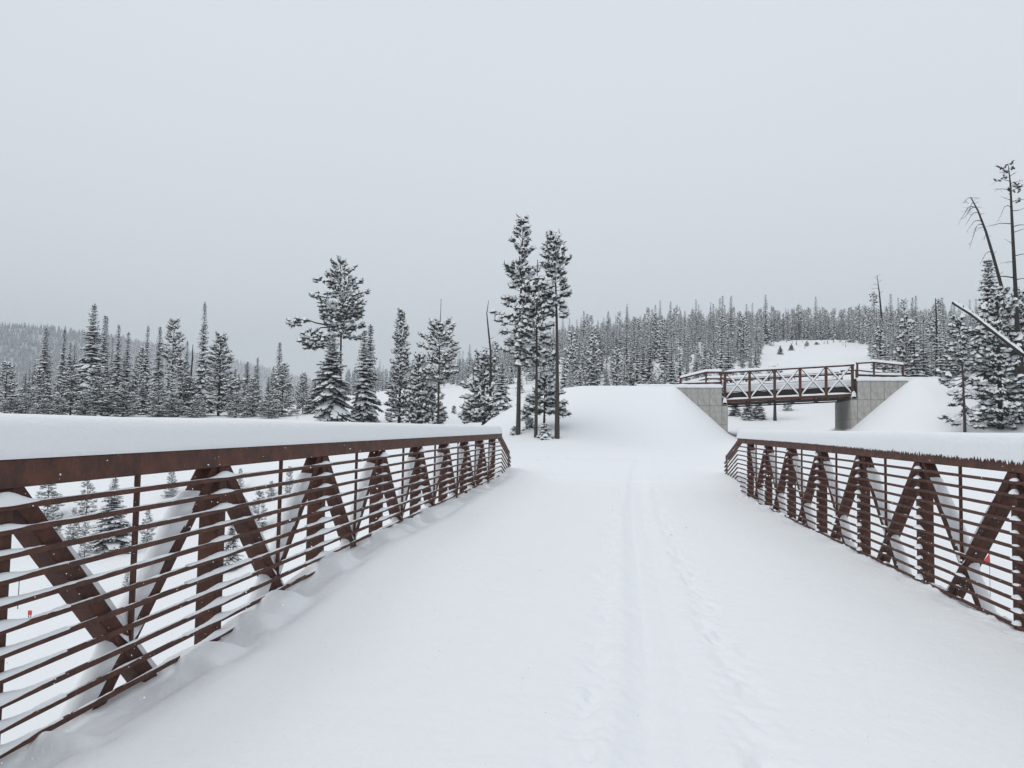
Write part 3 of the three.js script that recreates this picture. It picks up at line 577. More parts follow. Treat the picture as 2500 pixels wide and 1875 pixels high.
// the stand on the left, behind the left railing: [kind, variant, column, top, width, distance, label]
const LEFT = [
  ['pine', 0, 10, 888, 78, 78, 'short rounded snowy pine at the left edge of the photo'],
  ['spire', 1, 57, 912, 26, 96, 'small dark fir just right of the leftmost rounded pine'],
  ['spire', 2, 66, 900, 26, 98, 'thin small fir between the leftmost pine and the first tall spire'],
  ['spire', 0, 100, 800, 56, 92, 'first tall fir spire from the left, wide snowy skirt'],
  ['bush', 0, 92, 905, 66, 80, 'pale snow-laden young pine in front of the first tall spire from the left'],
  ['spire', 3, 146, 803, 40, 96, 'slim dark fir spire left of the twin firs'],
  ['fir', 0, 163, 833, 34, 92, 'left one of the close twin firs beside the slim dark spire'],
  ['fir', 1, 174, 843, 32, 93, 'right one of the close twin firs beside the slim dark spire'],
  ['bush', 1, 171, 902, 86, 78, 'pale green young pine in front of the twin firs'],
  ['fir', 2, 215, 738, 74, 88, 'tallest broad fir of the left stand, dense and snow-striped'],
  ['spire', 1, 245, 768, 44, 93, 'dark fork-topped fir right of the tallest broad fir on the left'],
  ['spire', 4, 250, 770, 30, 94, 'second point of the fork-topped fir on the left'],
  ['bush', 2, 231, 896, 92, 77, 'wide pale young pine at the foot of the tallest broad fir on the left'],
  ['spire', 2, 266, 822, 24, 98, 'little spire behind and between the fork-topped fir and the next spire'],
  ['spire', 0, 280, 790, 38, 92, 'narrow fir spire third in height left of the thin spire'],
  ['spire', 3, 304, 809, 40, 94, 'dark fir spire with drooping lower boughs left of the thin spire'],
  ['spire', 4, 351, 792, 34, 92, 'very thin long-tipped spire rising from a wider dark fir'],
  ['pine', 1, 340, 850, 46, 94, 'dark bushy pine below the very thin long-tipped spire'],
  ['spire', 1, 381, 796, 44, 90, 'snow-plastered fir just left of the round-topped pine'],
  ['pine', 3, 459, 925, 60, 80, 'young pine standing below the bare pole snag'],
  ['spire', 2, 449, 830, 30, 97, 'thin spire beside the bare pole snag'],
  ['spire', 5, 489, 734, 44, 86, 'tallest narrow fir with a long thin tip on the left'],
  ['fir', 3, 489, 850, 66, 86.5, 'wide snowy fir skirt around the foot of the tallest narrow fir'],
  ['pine', 2, 532, 820, 96, 80, 'broad dark pine with heavy snow pads right of the tallest narrow fir'],
  ['bush', 0, 437, 880, 84, 79, 'pale young pine left of the broad dark pine'],
  ['bush', 3, 385, 938, 66, 77, 'low snow-laden pine under the round-topped pine'],
  ['bush', 2, 300, 935, 70, 77, 'low pale pine between the dark fir spire and the thin spire'],
  ['fir', 0, 345, 930, 40, 82, 'low dark fir in the gap under the very thin spire'],
  ['spire', 3, 579, 912, 28, 95, 'small fir just right of the broad dark pine'],
  ['spire', 0, 600, 882, 34, 90, 'white-frosted small spire in the low gap of the left stand'],
  ['spire', 5, 624, 872, 30, 93, 'small crooked-topped fir right of the white-frosted spire'],
  ['bush', 1, 615, 925, 58, 79, 'young open-branched pine in the low gap of the left stand'],
  ['spire', 1, 652, 920, 30, 92, 'small dark fir left of the double spire'],
  ['spire', 4, 677, 834, 42, 90, 'tall dark fir spire left of the big crooked pine'],
  ['bush', 3, 687, 890, 72, 80, 'open snowy young pine in front of the dark spire left of the big crooked pine'],
  ['pine', 3, 738, 912, 44, 86, 'thin young pine standing alone in the gap left of the big crooked pine'],
  ['fir', 2, 765, 930, 46, 84, 'low fir tucked left behind the big crooked pine'],
  ['bush', 0, 25, 972, 60, 74, 'snow-smothered bushy pine lowest at the left edge'],
  ['bush', 2, 62, 962, 56, 75, 'snow-smothered bush beside the lowest bushy pine at the left edge'],
  ['bush', 3, 105, 975, 56, 74, 'rounded snowy bush under the first tall spire from the left'],
  ['bush', 1, 140, 968, 44, 75, 'rounded snowy bush under the slim dark spire'],
  ['bush', 0, 205, 960, 60, 75, 'low snowy pine right of the rounded snowy bushes'],
  ['bush', 1, 262, 950, 66, 76, 'low snowy pine under the fork-topped fir'],
  ['bush', 2, 420, 960, 66, 76, 'low snowy pine right of the round-topped pine'],
  ['bush', 3, 480, 965, 60, 75, 'low snowy pine under the tallest narrow fir'],
  ['bush', 0, 575, 960, 56, 76, 'low snowy pine at the right foot of the broad dark pine'],
  ['bush', 2, 655, 965, 60, 76, 'low snowy pine left of the open snowy young pine'],
];
for (const a of LEFT) stockTree(...a);
{ const R = rng(555); for (let q = 0; q < 22; q++) { const u = 15 + q * 30 + 18 * R(); stockTree(q % 3 ? 'spire' : 'fir', Math.floor(R() * 4), u, lerp(862, 940, R()), lerp(30, 46, R()), lerp(99, 112, R()), 'dark fir in the back of the left stand, half hidden by nearer trees', 'firs at the back of the left stand'); } }
{ // round-topped pine with a bare lower trunk, and the pole snag
  const b = spot(415, 89), h = heightTo(415, 785, 89, b);
  treeFrom(pineParts(31, { h, r: .85, c0: .36, nb: 100, tuftS: .38, dens: 1.5, snow: .85, rad0: .16, prof: [[0, .5], [.3, .85], [.62, 1], [.85, .8], [1, .4]], warm: .6 }), 'pine_tree', 'round-topped pine with a white crown and bare brown trunk in the left stand', 'tree', b);
  const b2 = spot(461, 88), h2 = heightTo(461, 840, 88, b2), m = new MB(); m.tube([V(0, 0, 0), V(.05, h2 * .6, 0), V(.12, h2 * .8, 0), V(.1, h2, 0)], [.13, .09, .085, .03], 6);
  treeFrom({ tr: m, cr: new MB(), sn: new MB() }, 'dead_tree', 'bare pole snag standing in the left stand', 'tree', b2, undefined, M.dead);
}
// the trees in the middle
{ // big crooked pine, with the fir in front of it
  const D = 66, b = spot(828, D), h = heightTo(821, 634, D, b), k = D / F;
  const P = pineParts(41, { h, r: 1.85, clump: 1.2, c0: .54, nb: 104, tuftS: .40, snow: .8, rad0: .165, lean: -.35, dens: 1.3, prof: [[0, .6], [.12, .75], [.3, .95], [.45, .75], [.58, .85], [.8, .42], [1, .10]], stubs: 10, warm: .15 });
  const R = rng(77); // the long limb reaching left and its drooping clump
  const limb = (pts, rad) => { P.tr.tube(pts, rad, 5); };
  const px = (u, y) => { const q = at(u, y, D); return V(q.x - b.x, q.y - b.y, q.z - b.z); };
  const L1 = [px(818, 800), px(790, 792), px(770, 788), px(745, 779), px(722, 783), px(706, 798)];
  limb(L1, [.10, .08, .06, .045, .03, .015]);
  const L2 = [px(812, 798), px(782, 800), px(766, 818), px(752, 838), px(742, 850)]; limb(L2, [.08, .06, .05, .03, .012]);
  const L3 = [px(775, 800), px(770, 830), px(772, 852)]; limb(L3, [.04, .03, .012]);
  const clump = (u, y, ru, ry, n) => { for (let q = 0; q < n; q++) { const t = R() * 6.28, s = Math.sqrt(R()), p = px(u + Math.cos(t) * s * ru, y + Math.sin(t) * s * ry).add(V(0, 0, (R() - .5) * ru * k * 1.6)); tuft(P.cr, P.sn, p, V(Math.cos(t), -.2 + R() * .5, R() - .5).normalize(), R, .52, .75, .15); } };
  clump(719, 791, 9, 8, 12); clump(738, 785, 7, 6, 7); clump(756, 826, 18, 17, 40); clump(780, 834, 17, 16, 32); clump(764, 846, 14, 7, 16); clump(798, 822, 13, 13, 22); clump(846, 768, 18, 14, 26); clump(838, 796, 14, 10, 16); clump(800, 752, 18, 12, 22); clump(790, 690, 16, 9, 14); clump(806, 776, 14, 9, 16);
  clump(858, 740, 22, 14, 34); clump(864, 764, 14, 12, 20); clump(846, 800, 14, 10, 18); clump(784, 720, 14, 8, 14);
  treeFrom(P, 'pine_tree', 'big crooked pine with a long limb reaching left, tallest left of the middle', 'tree', b);
  const b2 = spot(806, 63), h2 = heightTo(812, 815, 63, b2);
  treeFrom(firParts(42, { h: h2, r: 1.75, p: .72, gap: .40, n: 8, snow: 1.05 }), 'fir_tree', 'broad snow-heavy fir in front of the big crooked pine', 'tree', b2);
}
for (const [s, u, top, r, D, lab] of [[51, 884, 804, 1.2, 64, 'left point of the double dark fir right of the big crooked pine'], [52, 899, 789, 1.1, 65, 'right and taller point of the double dark fir right of the big crooked pine']]) {
  const b = spot(u, D); treeFrom(firParts(s, { h: heightTo(u, top, D, b), r, p: .95, gap: .42, n: 8, snow: .9 }), 'fir_tree', lab, 'tree', b, 'double dark fir');
}
{
  const D = 66, b = spot(974, D); treeFrom(pineParts(53, { h: heightTo(974, 760, D, b), r: .8, c0: .03, nb: 175, tuftS: .36, dens: 1.4, snow: .8, rad0: .15, warm: .5, prof: [[0, 1], [.3, .95], [.55, .75], [.66, .42], [.72, .62], [.85, .36], [1, .1]], stubs: 0 }), 'pine_tree', 'tall column-shaped young pine with a slender tip in the middle', 'tree', b);
  const b2 = spot(1020, 62); treeFrom(pineParts(54, { h: heightTo(1018, 872, 62, b2), r: .95, c0: .02, nb: 160, tuftS: .38, dens: 1.3, snow: 1, rad0: .1, droop: .18, warm: .5, prof: [[0, 1], [.35, .72], [.7, .42], [1, .08]], stubs: 0 }), 'pine_tree', 'frosted cone-shaped pine between the column pine and the snag-topped pine', 'tree', b2);
  const b3 = spot(1069, 60), h3 = heightTo(1071, 726, 60, b3);
  treeFrom(pineParts(55, { h: h3, r: 1.3, clump: 1, c0: .36, nb: 90, tuftS: .38, snow: .85, rad0: .11, dens: 1.3, deadTop: .21, warm: 1.1, prof: [[0, .75], [.22, .9], [.34, .8], [.42, .85], [.6, 1], [.85, .62], [1, .3]], stubs: 16, topBare: 0 }), 'pine_tree', 'pine with a bare dead spike above its bushy brownish crown', 'tree', b3);
  const b4 = spot(1056, 63); treeFrom(pineParts(56, { h: heightTo(1056, 955, 63, b4), r: 1.1, c0: .1, nb: 64, tuftS: .38, dens: 1.2, snow: 1, rad0: .1, droop: .1, prof: [[0, .9], [.5, 1], [1, .3]] }), 'pine_tree', 'low spreading snowy pine around the trunk of the spike-topped pine', 'tree', b4);
  const b5 = spot(1196, 58), h5 = heightTo(1189, 730, 58, b5), m = new MB(), k = 58 / F;
  m.tube([V(0, 0, 0), V(0, h5 * .38, 0), V(-.05, h5 * .6, 0), V(-.28, h5 * .78, 0), V(-.42, h5 * .9, 0), V(-.28, h5, 0)], [.115, .10, .085, .06, .04, .015], 7);
  for (const [f, L, s] of [[.62, .8, -1], [.55, .5, 1], [.70, .25, 1], [.66, .3, -1], [.5, 1.0, -1]]) m.tube([V(-.1, h5 * f, 0), V(s * L * .6, h5 * f + .05, .05), V(s * L, h5 * f + .2, .1)], [.02, .014, .006], 3);
  treeFrom({ tr: m, cr: new MB(), sn: new MB() }, 'dead_tree', 'dead dark trunk with a thin curved top above two snowy trees', 'tree', b5, undefined, M.dead);
  const b6 = spot(1180, 59.5); treeFrom(pineParts(57, { h: heightTo(1184, 872, 59.5, b6), r: 1.6, c0: .10, nb: 120, tuftS: .44, dens: 1.15, snow: 1.1, rad0: .14, droop: .12, prof: [[0, .75], [.25, 1], [.6, .62], [1, .2]] }), 'pine_tree', 'wide snow-loaded pine left of the dead curved trunk', 'tree', b6);
  const b7 = spot(1222, 56); treeFrom(firParts(58, { h: heightTo(1216, 890, 56, b7), r: .95, p: .8, gap: .36, n: 8, snow: .9 }), 'fir_tree', 'compact fir right of the dead curved trunk, near the railing end', 'tree', b7);
}
{ // the three tall pines
  const g = onGround(1265, 1061); g.y -= .05; const D = (g.clone().sub(camera.position)).length() * .985, h = heightTo(1276, 522, at(0, 0, 0) && D, g);
  const dep = p => -p.clone().sub(camera.position).applyQuaternion(camera.quaternion.clone().invert()).z;
  const H = (u, top, p) => at(u, top, dep(p)).y - p.y, off = (u, top, p) => { const q = at(u, top, dep(p)).sub(p); return q.x * cy - q.z * sy; };
  const aim = (t, lean) => { t.rotation.y = YAW; return t; };
  let P = pineParts(61, { h: H(1276, 530, g), r: .74, clump: 1.2, c0: .34, nb: 104, tuftS: .34, snow: .85, rad0: .135, lean: off(1276, 522, g), dens: 1.35, prof: [[0, .45], [.06, .85], [.3, 1], [.48, 1.05], [.53, .6], [.57, 1.25], [.62, .85], [.66, .15], [.70, .12], [.73, .55], [.85, .5], [.91, .2], [1, .1]], stubs: 14, topBare: 5, thin: .05 });
  aim(treeFrom(P, 'pine_tree', 'tallest pine in the middle, left one of the tall pair, tufted to its tip', 'tree', g));
  const g2 = onGround(1360, 1071); g2.y -= .05;
  P = pineParts(62, { h: H(1352, 570, g2), r: .68, clump: 1.2, c0: .60, nb: 80, tuftS: .34, snow: .85, rad0: .14, lean: off(1352, 563, g2), dens: 1.4, prof: [[0, .25], [.12, .5], [.3, .65], [.36, 1.0], [.5, 1.05], [.7, .8], [.82, .6], [.9, .2], [1, .05]], stubs: 14, topBare: 14 });
  aim(treeFrom(P, 'pine_tree', 'tall pine with a long bare trunk, right one of the tall pair', 'tree', g2));
  const g3 = onGround(1308, 1068); g3.y -= .05;
  P = pineParts(63, { h: H(1313, 628, g3), r: .62, clump: 1.2, c0: .40, nb: 80, tuftS: .34, snow: .85, rad0: .10, lean: off(1313, 628, g3), dens: 1.3, deadTop: .165, prof: [[0, .6], [.2, .8], [.4, .9], [.55, 1.1], [.8, 1], [1, .6]], stubs: 12 });
  aim(treeFrom(P, 'pine_tree', 'middle pine between the tall pair, with a bare spike top', 'tree', g3));
  const g4 = onGround(1327, 1066); g4.y -= .05; P = pineParts(64, { h: H(1318, 925, g4), r: .8, c0: .45, nb: 66, tuftS: .34, snow: .9, rad0: .09, dens: 1.2, droop: .1, prof: [[0, .95], [.35, 1], [.6, .5], [1, .25]] });
  aim(treeFrom(P, 'pine_tree', 'small spreading snowy pine behind the feet of the tall pair', 'tree', g4.add(V(-.1, 0, -1.6))));
  const g5 = onGround(1330, 1070); g5.y -= .03; treeFrom(firParts(65, { h: H(1330, 1037, g5), r: .38, p: .85, gap: .3, n: 6, snow: .75 }), 'fir_sapling', 'tiny fir sapling between the feet of the tall pair', 'tree', g5);
  for (const [s, u, y, top, r, lab] of [[66, 1293, 1047, 1022, .3, 'tiny snow-bent sapling behind the tall pair, lower left'], [67, 1283, 1025, 998, .3, 'tiny sapling on the slope between the trunks of the tall pair'], [68, 1256, 1060, 1046, .2, 'tiny sapling at the foot of the compact fir'], [69, 1108, 1010, 992, .3, 'tiny sapling on the slope right of the spike-topped pine']]) { const q = onGround(u, y); treeFrom(firParts(s, { h: H(u, top, q), r, p: .8, gap: .3, n: 5, snow: .6 }), 'fir_sapling', lab, 'tree', q); }
}
// the group at the right
function deadParts(pts, rad, branches, seed, snowTop = 0) {
  const R = rng(seed), m = new MB(), sn = new MB(), cr_ = new MB(); cr_.col = [.03, .035, .03]; m.tube(pts, rad, 8);
  const P = f => { const k = clamp(f) * (pts.length - 1), i = Math.min(pts.length - 2, Math.floor(k)); return pts[i].clone().lerp(pts[i + 1], k - i); };
  for (const [f, dx, dy, bend, fine] of branches) { const o = P(f), e = V(dx, dy, (R() - .5) * Math.abs(dx) * .8), mid = o.clone().addScaledVector(e, .5).add(V(0, bend, 0)); const w = .012 + .012 * Math.hypot(dx, dy); m.tube([o, o.clone().lerp(mid, .55).add(V(0, bend * .2, 0)), mid, o.clone().add(e)], [w, w * .8, w * .6, .006], 4); for (let q = 0; q < (fine || 0); q++) { const p = mid.clone().lerp(o.clone().add(e), R()); m.tube([p, p.clone().add(V((R() - .5) * .5, (R() - .6) * .4, (R() - .5) * .4))], [.008, .004], 3); } }
  return { tr: m, cr: cr_, sn };
}
{
  const inv = camera.quaternion.clone().invert(), dep = p => -p.clone().sub(camera.position).applyQuaternion(inv).z;
  const rel = (b, u, y, D) => at(u, y, D).sub(b);
  { const g = onGround(2356, 1057), D = dep(g); g.y -= .05; const t = treeFrom(pineParts(71, { h: rel(g, 2343, 779, D).y, r: .50, clump: 1.2, c0: .10, nb: 78, tuftS: .28, snow: .95, rad0: .08, lean: -.25, dens: 1.5, droop: .16, prof: [[0, .75], [.15, .9], [.3, .62], [.45, 1.05], [.58, .62], [.75, .8], [.92, .42], [1, .2]], stubs: 4 }), 'pine_tree', 'slender pine alone on the snow bank at the right, trunk bare near the ground', 'tree', g); t.rotation.y = YAW; }
  { const g = onGround(2443, 1047), D = dep(g); g.y -= .05; treeFrom(pineParts(72, { h: rel(g, 2447, 715, D).y, r: .78, clump: 1, c0: .04, nb: 160, tuftS: .32, dens: 1.3, snow: 1.1, rad0: .15, droop: .12, prof: [[0, .5], [.12, .8], [.35, .85], [.5, 1.05], [.75, .85], [1, .35]], stubs: 2 }), 'pine_tree', 'dense snow-loaded pine at the right below the leaning dead tree', 'tree', g);
    const b = spot(2421, D + 5); treeFrom(firParts(73, { h: rel(b, 2419, 627, D + 5).y, r: .95, p: .85, c0: .2, gap: .38, n: 8, snow: .95 }), 'fir_tree', 'pointed fir rising behind the leaning dead tree at the right', 'tree', b); }
  { const g = onGround(2496, 1062), D = 44, b = spot(2496, D);
    const pts = [V(0, 0, 0), rel(b, 2490, 979, D), rel(b, 2484, 800, D), rel(b, 2476, 640, D), rel(b, 2470, 520, D), rel(b, 2467, 450, D), rel(b, 2462, 404, D)];
    const P = deadParts(pts, [.17, .155, .13, .10, .075, .05, .018], [[.93, -.5, .1, .05, 3], [.9, .5, .3, .05, 3], [.86, -.9, -.05, .12, 3], [.84, .7, .2, 0, 3], [.80, -1, .05, .05, 3], [.79, .9, .3, .1, 4], [.74, -.5, .3, 0, 2], [.73, .9, .05, .1, 3], [.70, -.9, -.9, .45, 3], [.68, 1, .3, -.1, 3], [.63, -1.3, -.05, .1, 2], [.62, 1.2, -.4, .25, 3], [.6, .9, .3, 0, 3], [.56, -.5, .3, 0, 3], [.52, 1.2, 0, .12, 2], [.50, -.8, -.1, .05, 2], [.46, -2.3, -.3, .2, 2], [.455, 1.4, .05, .1, 2], [.42, .4, -.2, .1, 0], [.40, 1.3, .1, .1, 2], [.36, -1, -.3, .15, 3], [.33, -1.4, -.25, .2, 4], [.30, 1.3, -.1, .1, 2], [.26, .5, .4, 0, 0], [.22, -.3, 0, 0, 0], [.18, -.8, .05, 0, 3], [.17, -.7, -.1, 0, 1], [.12, .5, .2, 0, 1]], 74);
    const R = rng(75); for (const [u, y, n] of [[2443, 415, 3], [2452, 410, 3], [2455, 424, 4], [2462, 402, 2], [2446, 440, 2], [2436, 442, 2], [2477, 416, 3], [2458, 436, 2], [2488, 460, 4], [2478, 456, 3], [2483, 470, 3], [2461, 465, 2], [2486, 492, 3], [2470, 470, 2]]) for (let q = 0; q < n; q++) tuft(P.cr, P.sn, rel(b, u + (R() - .5) * 8, y + (R() - .5) * 7, D).add(V(0, 0, (R() - .5) * .4)), V(R() - .5, .3, R() - .5).normalize(), R, .26, .35, 0);
    treeFrom(P, 'dead_tree', 'tall nearly dead pine at the right edge with bare side branches', 'tree', b, undefined, M.dead); }
  { const D = 45, b = spot(2484, D); // leaning dead tree
    const pts = [V(0, 0, 0), rel(b, 2466, 830, D), rel(b, 2449, 714, D), rel(b, 2424, 622, D), rel(b, 2407, 565, D), rel(b, 2388, 515, D), rel(b, 2370, 481, D)];
    treeFrom(deadParts(pts, [.15, .125, .105, .085, .07, .05, .025], [[.99, -.45, -.32, .12, 6], [.985, .42, -.02, .03, 3], [.94, -.3, -.75, .15, 8], [.92, .28, .12, 0, 0], [.88, -.55, -.55, .2, 8], [.87, -1.0, -.85, .45, 10], [.86, .3, .05, .1, 0], [.82, -.7, -.75, .3, 2], [.80, .3, .1, .02, 1], [.75, -1.05, -.7, .3, 2], [.72, -.85, -1.45, .6, 8], [.70, -.5, -.25, .12, 1], [.66, -.15, -.5, 0, 2], [.63, .3, .05, 0, 0], [.52, -.75, -.8, .3, 2], [.5, .25, .25, 0, 0], [.44, -.8, -.45, .25, 2], [.41, .25, .2, 0, 0], [.36, -.7, -.8, .3, 3], [.33, .5, -.05, 0, 3], [.28, .3, -.5, .25, 2]], 76), 'dead_tree', 'dead tree leaning left with drooping bare branches at the right', 'tree', b, undefined, M.dead); }
  { const D = dep(onGround(2443, 1047)) - 2.2, b = spot(2500, D), pts = [rel(b, 2500, 868, D), rel(b, 2466, 842, D), rel(b, 2420, 806, D), rel(b, 2372, 768, D), rel(b, 2325, 739, D)], m = new MB(); m.tube(pts, [.085, .085, .08, .07, .055], 9);
    const sn = new MB(), pp = [], ww = [], hh = []; for (let q = 0; q <= 30; q++) { const f = q / 30 * 3.98, i = Math.min(3, Math.floor(f)), r = lerp(.10, .065, q / 30); pp.push(pts[i].clone().lerp(pts[i + 1], f - i).add(V(0, r * .8, 0))); ww.push(r * 1.05 * (1 + .2 * N(q * .7, 4))); hh.push((.15 + .07 * N(q * .8, 2)) * (q % 30 ? 1 : .1)); } sn.pad(pp, ww, hh, nx);
    for (const [f, l] of [[.9, .25], [1.6, .3], [2.3, .3], [2.9, .25], [3.4, .2]]) { const i = Math.floor(f), o = pts[i].clone().lerp(pts[i + 1], f - i); m.tube([o, o.clone().add(V(-l * .3, l, .1))], [.03, .012], 4); }
    treeFrom({ tr: m, cr: new MB(), sn }, 'fallen_tree', 'snow-topped dead trunk leaning low across the trees at the right', 'tree', b, undefined, M.dead); }
  for (const [s, u, top, D, r, c0, lab] of [[77, 2500, 722, 47, 1.1, .25, 'snowy pine cut by the right edge behind the tall dead pine'], [78, 2510, 960, 38, .9, .05, 'low snowy pine at the right edge below the tall dead pine']]) { const b = spot(u, D); treeFrom(pineParts(s, { h: rel(b, u, top, D).y, r, c0, nb: 130, tuftS: .34, dens: 1.3, snow: .95, rad0: .12, prof: [[0, .9], [.4, 1], [.8, .7], [1, .2]] }), 'pine_tree', lab, 'tree', b); }
  { const D = 78, b = spot(2158, D), pts = [V(0, 0, 0), rel(b, 2156, 830, D), rel(b, 2152, 770, D), rel(b, 2147, 715, D), rel(b, 2141, 671, D)];
    const P = deadParts(pts, [.16, .13, .10, .07, .02], [[.97, .25, .3, 0, 2], [.93, -.3, .35, 0, 3], [.9, .35, .2, 0, 3], [.85, -.5, .2, .05, 4], [.8, -.6, .1, .1, 4], [.75, .4, .2, 0, 3], [.7, -.5, .1, .1, 3], [.58, -1.2, .25, .2, 6], [.55, -1.3, -.2, .3, 6], [.52, -.9, -.2, .2, 4], [.4, .4, .1, 0, 1]], 79);
    const R = rng(80); for (let q = 0; q < 16; q++) tuft(P.cr, P.sn, rel(b, 2122 + R() * 18, 718 + R() * 22, D), V(R() - .5, .2, R() - .5).normalize(), R, .34, .5, 0);
    treeFrom(P, 'dead_tree', 'bare dead tree above the right end of the distant bridge', 'tree', b, undefined, M.dead); }
  { const D = 76, b = spot(2288, D), pts = [V(0, 0, 0), rel(b, 2287, 830, D), rel(b, 2286, 770, D), rel(b, 2284, 728, D)];
    treeFrom(deadParts(pts, [.14, .11, .08, .04], [[.85, .45, .75, -.1, 0], [.8, -.5, .1, .1, 3], [.74, .5, .1, .1, 3]], 81), 'dead_tree', 'snag with a curled forked top in the wood right of the distant bridge', 'tree', b, undefined, M.dead); }
  // under and behind the distant bridge
  for (const [k, i, u, y, top, w, lab] of [['fir', 1, 1795, 1015, 968, 34, 'small fir seen under the left end of the distant bridge'], ['fir', 0, 1826, 1024, 965, 34, 'middle small fir seen under the distant bridge'], ['fir', 3, 1852, 1024, 962, 36, 'small fir left of the trunk seen under the distant bridge'], ['bush', 1, 1924, 1003, 968, 26, 'small young pine seen under the middle of the distant bridge']]) { const q = onGround(u, y, 56); stockTree(k, i, u, top, w, dep(q), lab, undefined); }
  { const q = onGround(1892, 1027, 56), D = dep(q); q.y -= .05; const t = treeFrom(pineParts(82, { h: rel(q, 1886, 905, D).y, r: .8, c0: .5, nb: 76, tuftS: .38, snow: .9, rad0: .17, droop: .1, prof: [[0, .4], [.2, .9], [.6, .8], [1, .25]] }), 'pine_tree', 'pine whose grey trunk stands under the middle of the distant bridge', 'tree', q); }
}
// saplings in the gully, seen between the bars of the left railing
{
  const inv = camera.quaternion.clone().invert(), dep = p => -p.clone().sub(camera.position).applyQuaternion(inv).z;
  for (const [k, i, u, y, top, w, lab] of [
    ['fir', 2, 288, 1344, 1165, 88, 'largest snowy young fir in the gully behind the left railing'],
    ['bush', 0, 222, 1262, 1165, 46, 'young pine left of the largest fir in the gully'],
    ['bush', 1, 128, 1262, 1150, 62, 'snowy young pine farthest left in the gully behind the railing'],
    ['bush', 2, 142, 1325, 1235, 56, 'low bushy pine below the farthest left one in the gully'],
    ['bush', 3, 194, 1312, 1240, 34, 'small thin pine between the bushy pines in the gully'],
    ['bush', 1, 223, 1358, 1275, 38, 'small open pine at the left foot of the largest fir in the gully'],
    ['bush', 3, 425, 1206, 1148, 34, 'small pine just left of the second railing post, high in the gully'],
    ['bush', 2, 372, 1318, 1245, 34, 'slim pine behind the first thin upright of the left railing'],
    ['fir', 3, 577, 1382, 1262, 52, 'dense young fir behind the second railing post of the left railing'],
    ['bush', 0, 640, 1290, 1200, 50, 'snowy pine right of the second diagonal of the left railing'],
    ['bush', 3, 592, 1195, 1145, 22, 'thin sapling just right of the second railing post, high up'],
    ['bush', 1, 712, 1205, 1140, 26, 'thin sapling beside the second thin upright of the left railing'],
    ['bush', 2, 668, 1208, 1175, 26, 'tiny open sapling between the second diagonal and upright of the left railing'],
    ['bush', 0, 330, 1432, 1392, 30, 'tiny snow-pressed sapling low behind the first panel of the left railing']]) { const q = onGround(u, y, 10); stockTree(k, i, u, top, w, dep(q), lab, undefined, k === 'fir' ? 'fir_sapling' : 'pine_sapling'); }
  // saplings on the open snowfield behind the distant bridge
  for (const [k, i, u, y, top, w] of [['fir', 0, 1906, 866, 842, 15], ['fir', 1, 1933, 856, 837, 14], ['bush', 0, 1971, 845, 832, 14], ['bush', 1, 1995, 842, 834, 14], ['bush', 2, 1640, 866, 846, 18], ['bush', 3, 1652, 862, 850, 14]]) { const q = onGround(u, y, 60), D = dep(q); stockTree(k, i, u, top, w, D, u < 1700 ? (u < 1645 ? 'sapling on the small snow patch inside the hillside wood, left one' : 'sapling on the small snow patch inside the hillside wood, right one') : ['larger sapling on the open snowfield above the distant bridge', 'second sapling up the open snowfield above the distant bridge', 'small sapling at the top edge of the open snowfield', 'smallest bushy sapling at the top edge of the open snowfield'][[1906, 1933, 1971, 1995].indexOf(u)], undefined, 'fir_sapling'); }
}
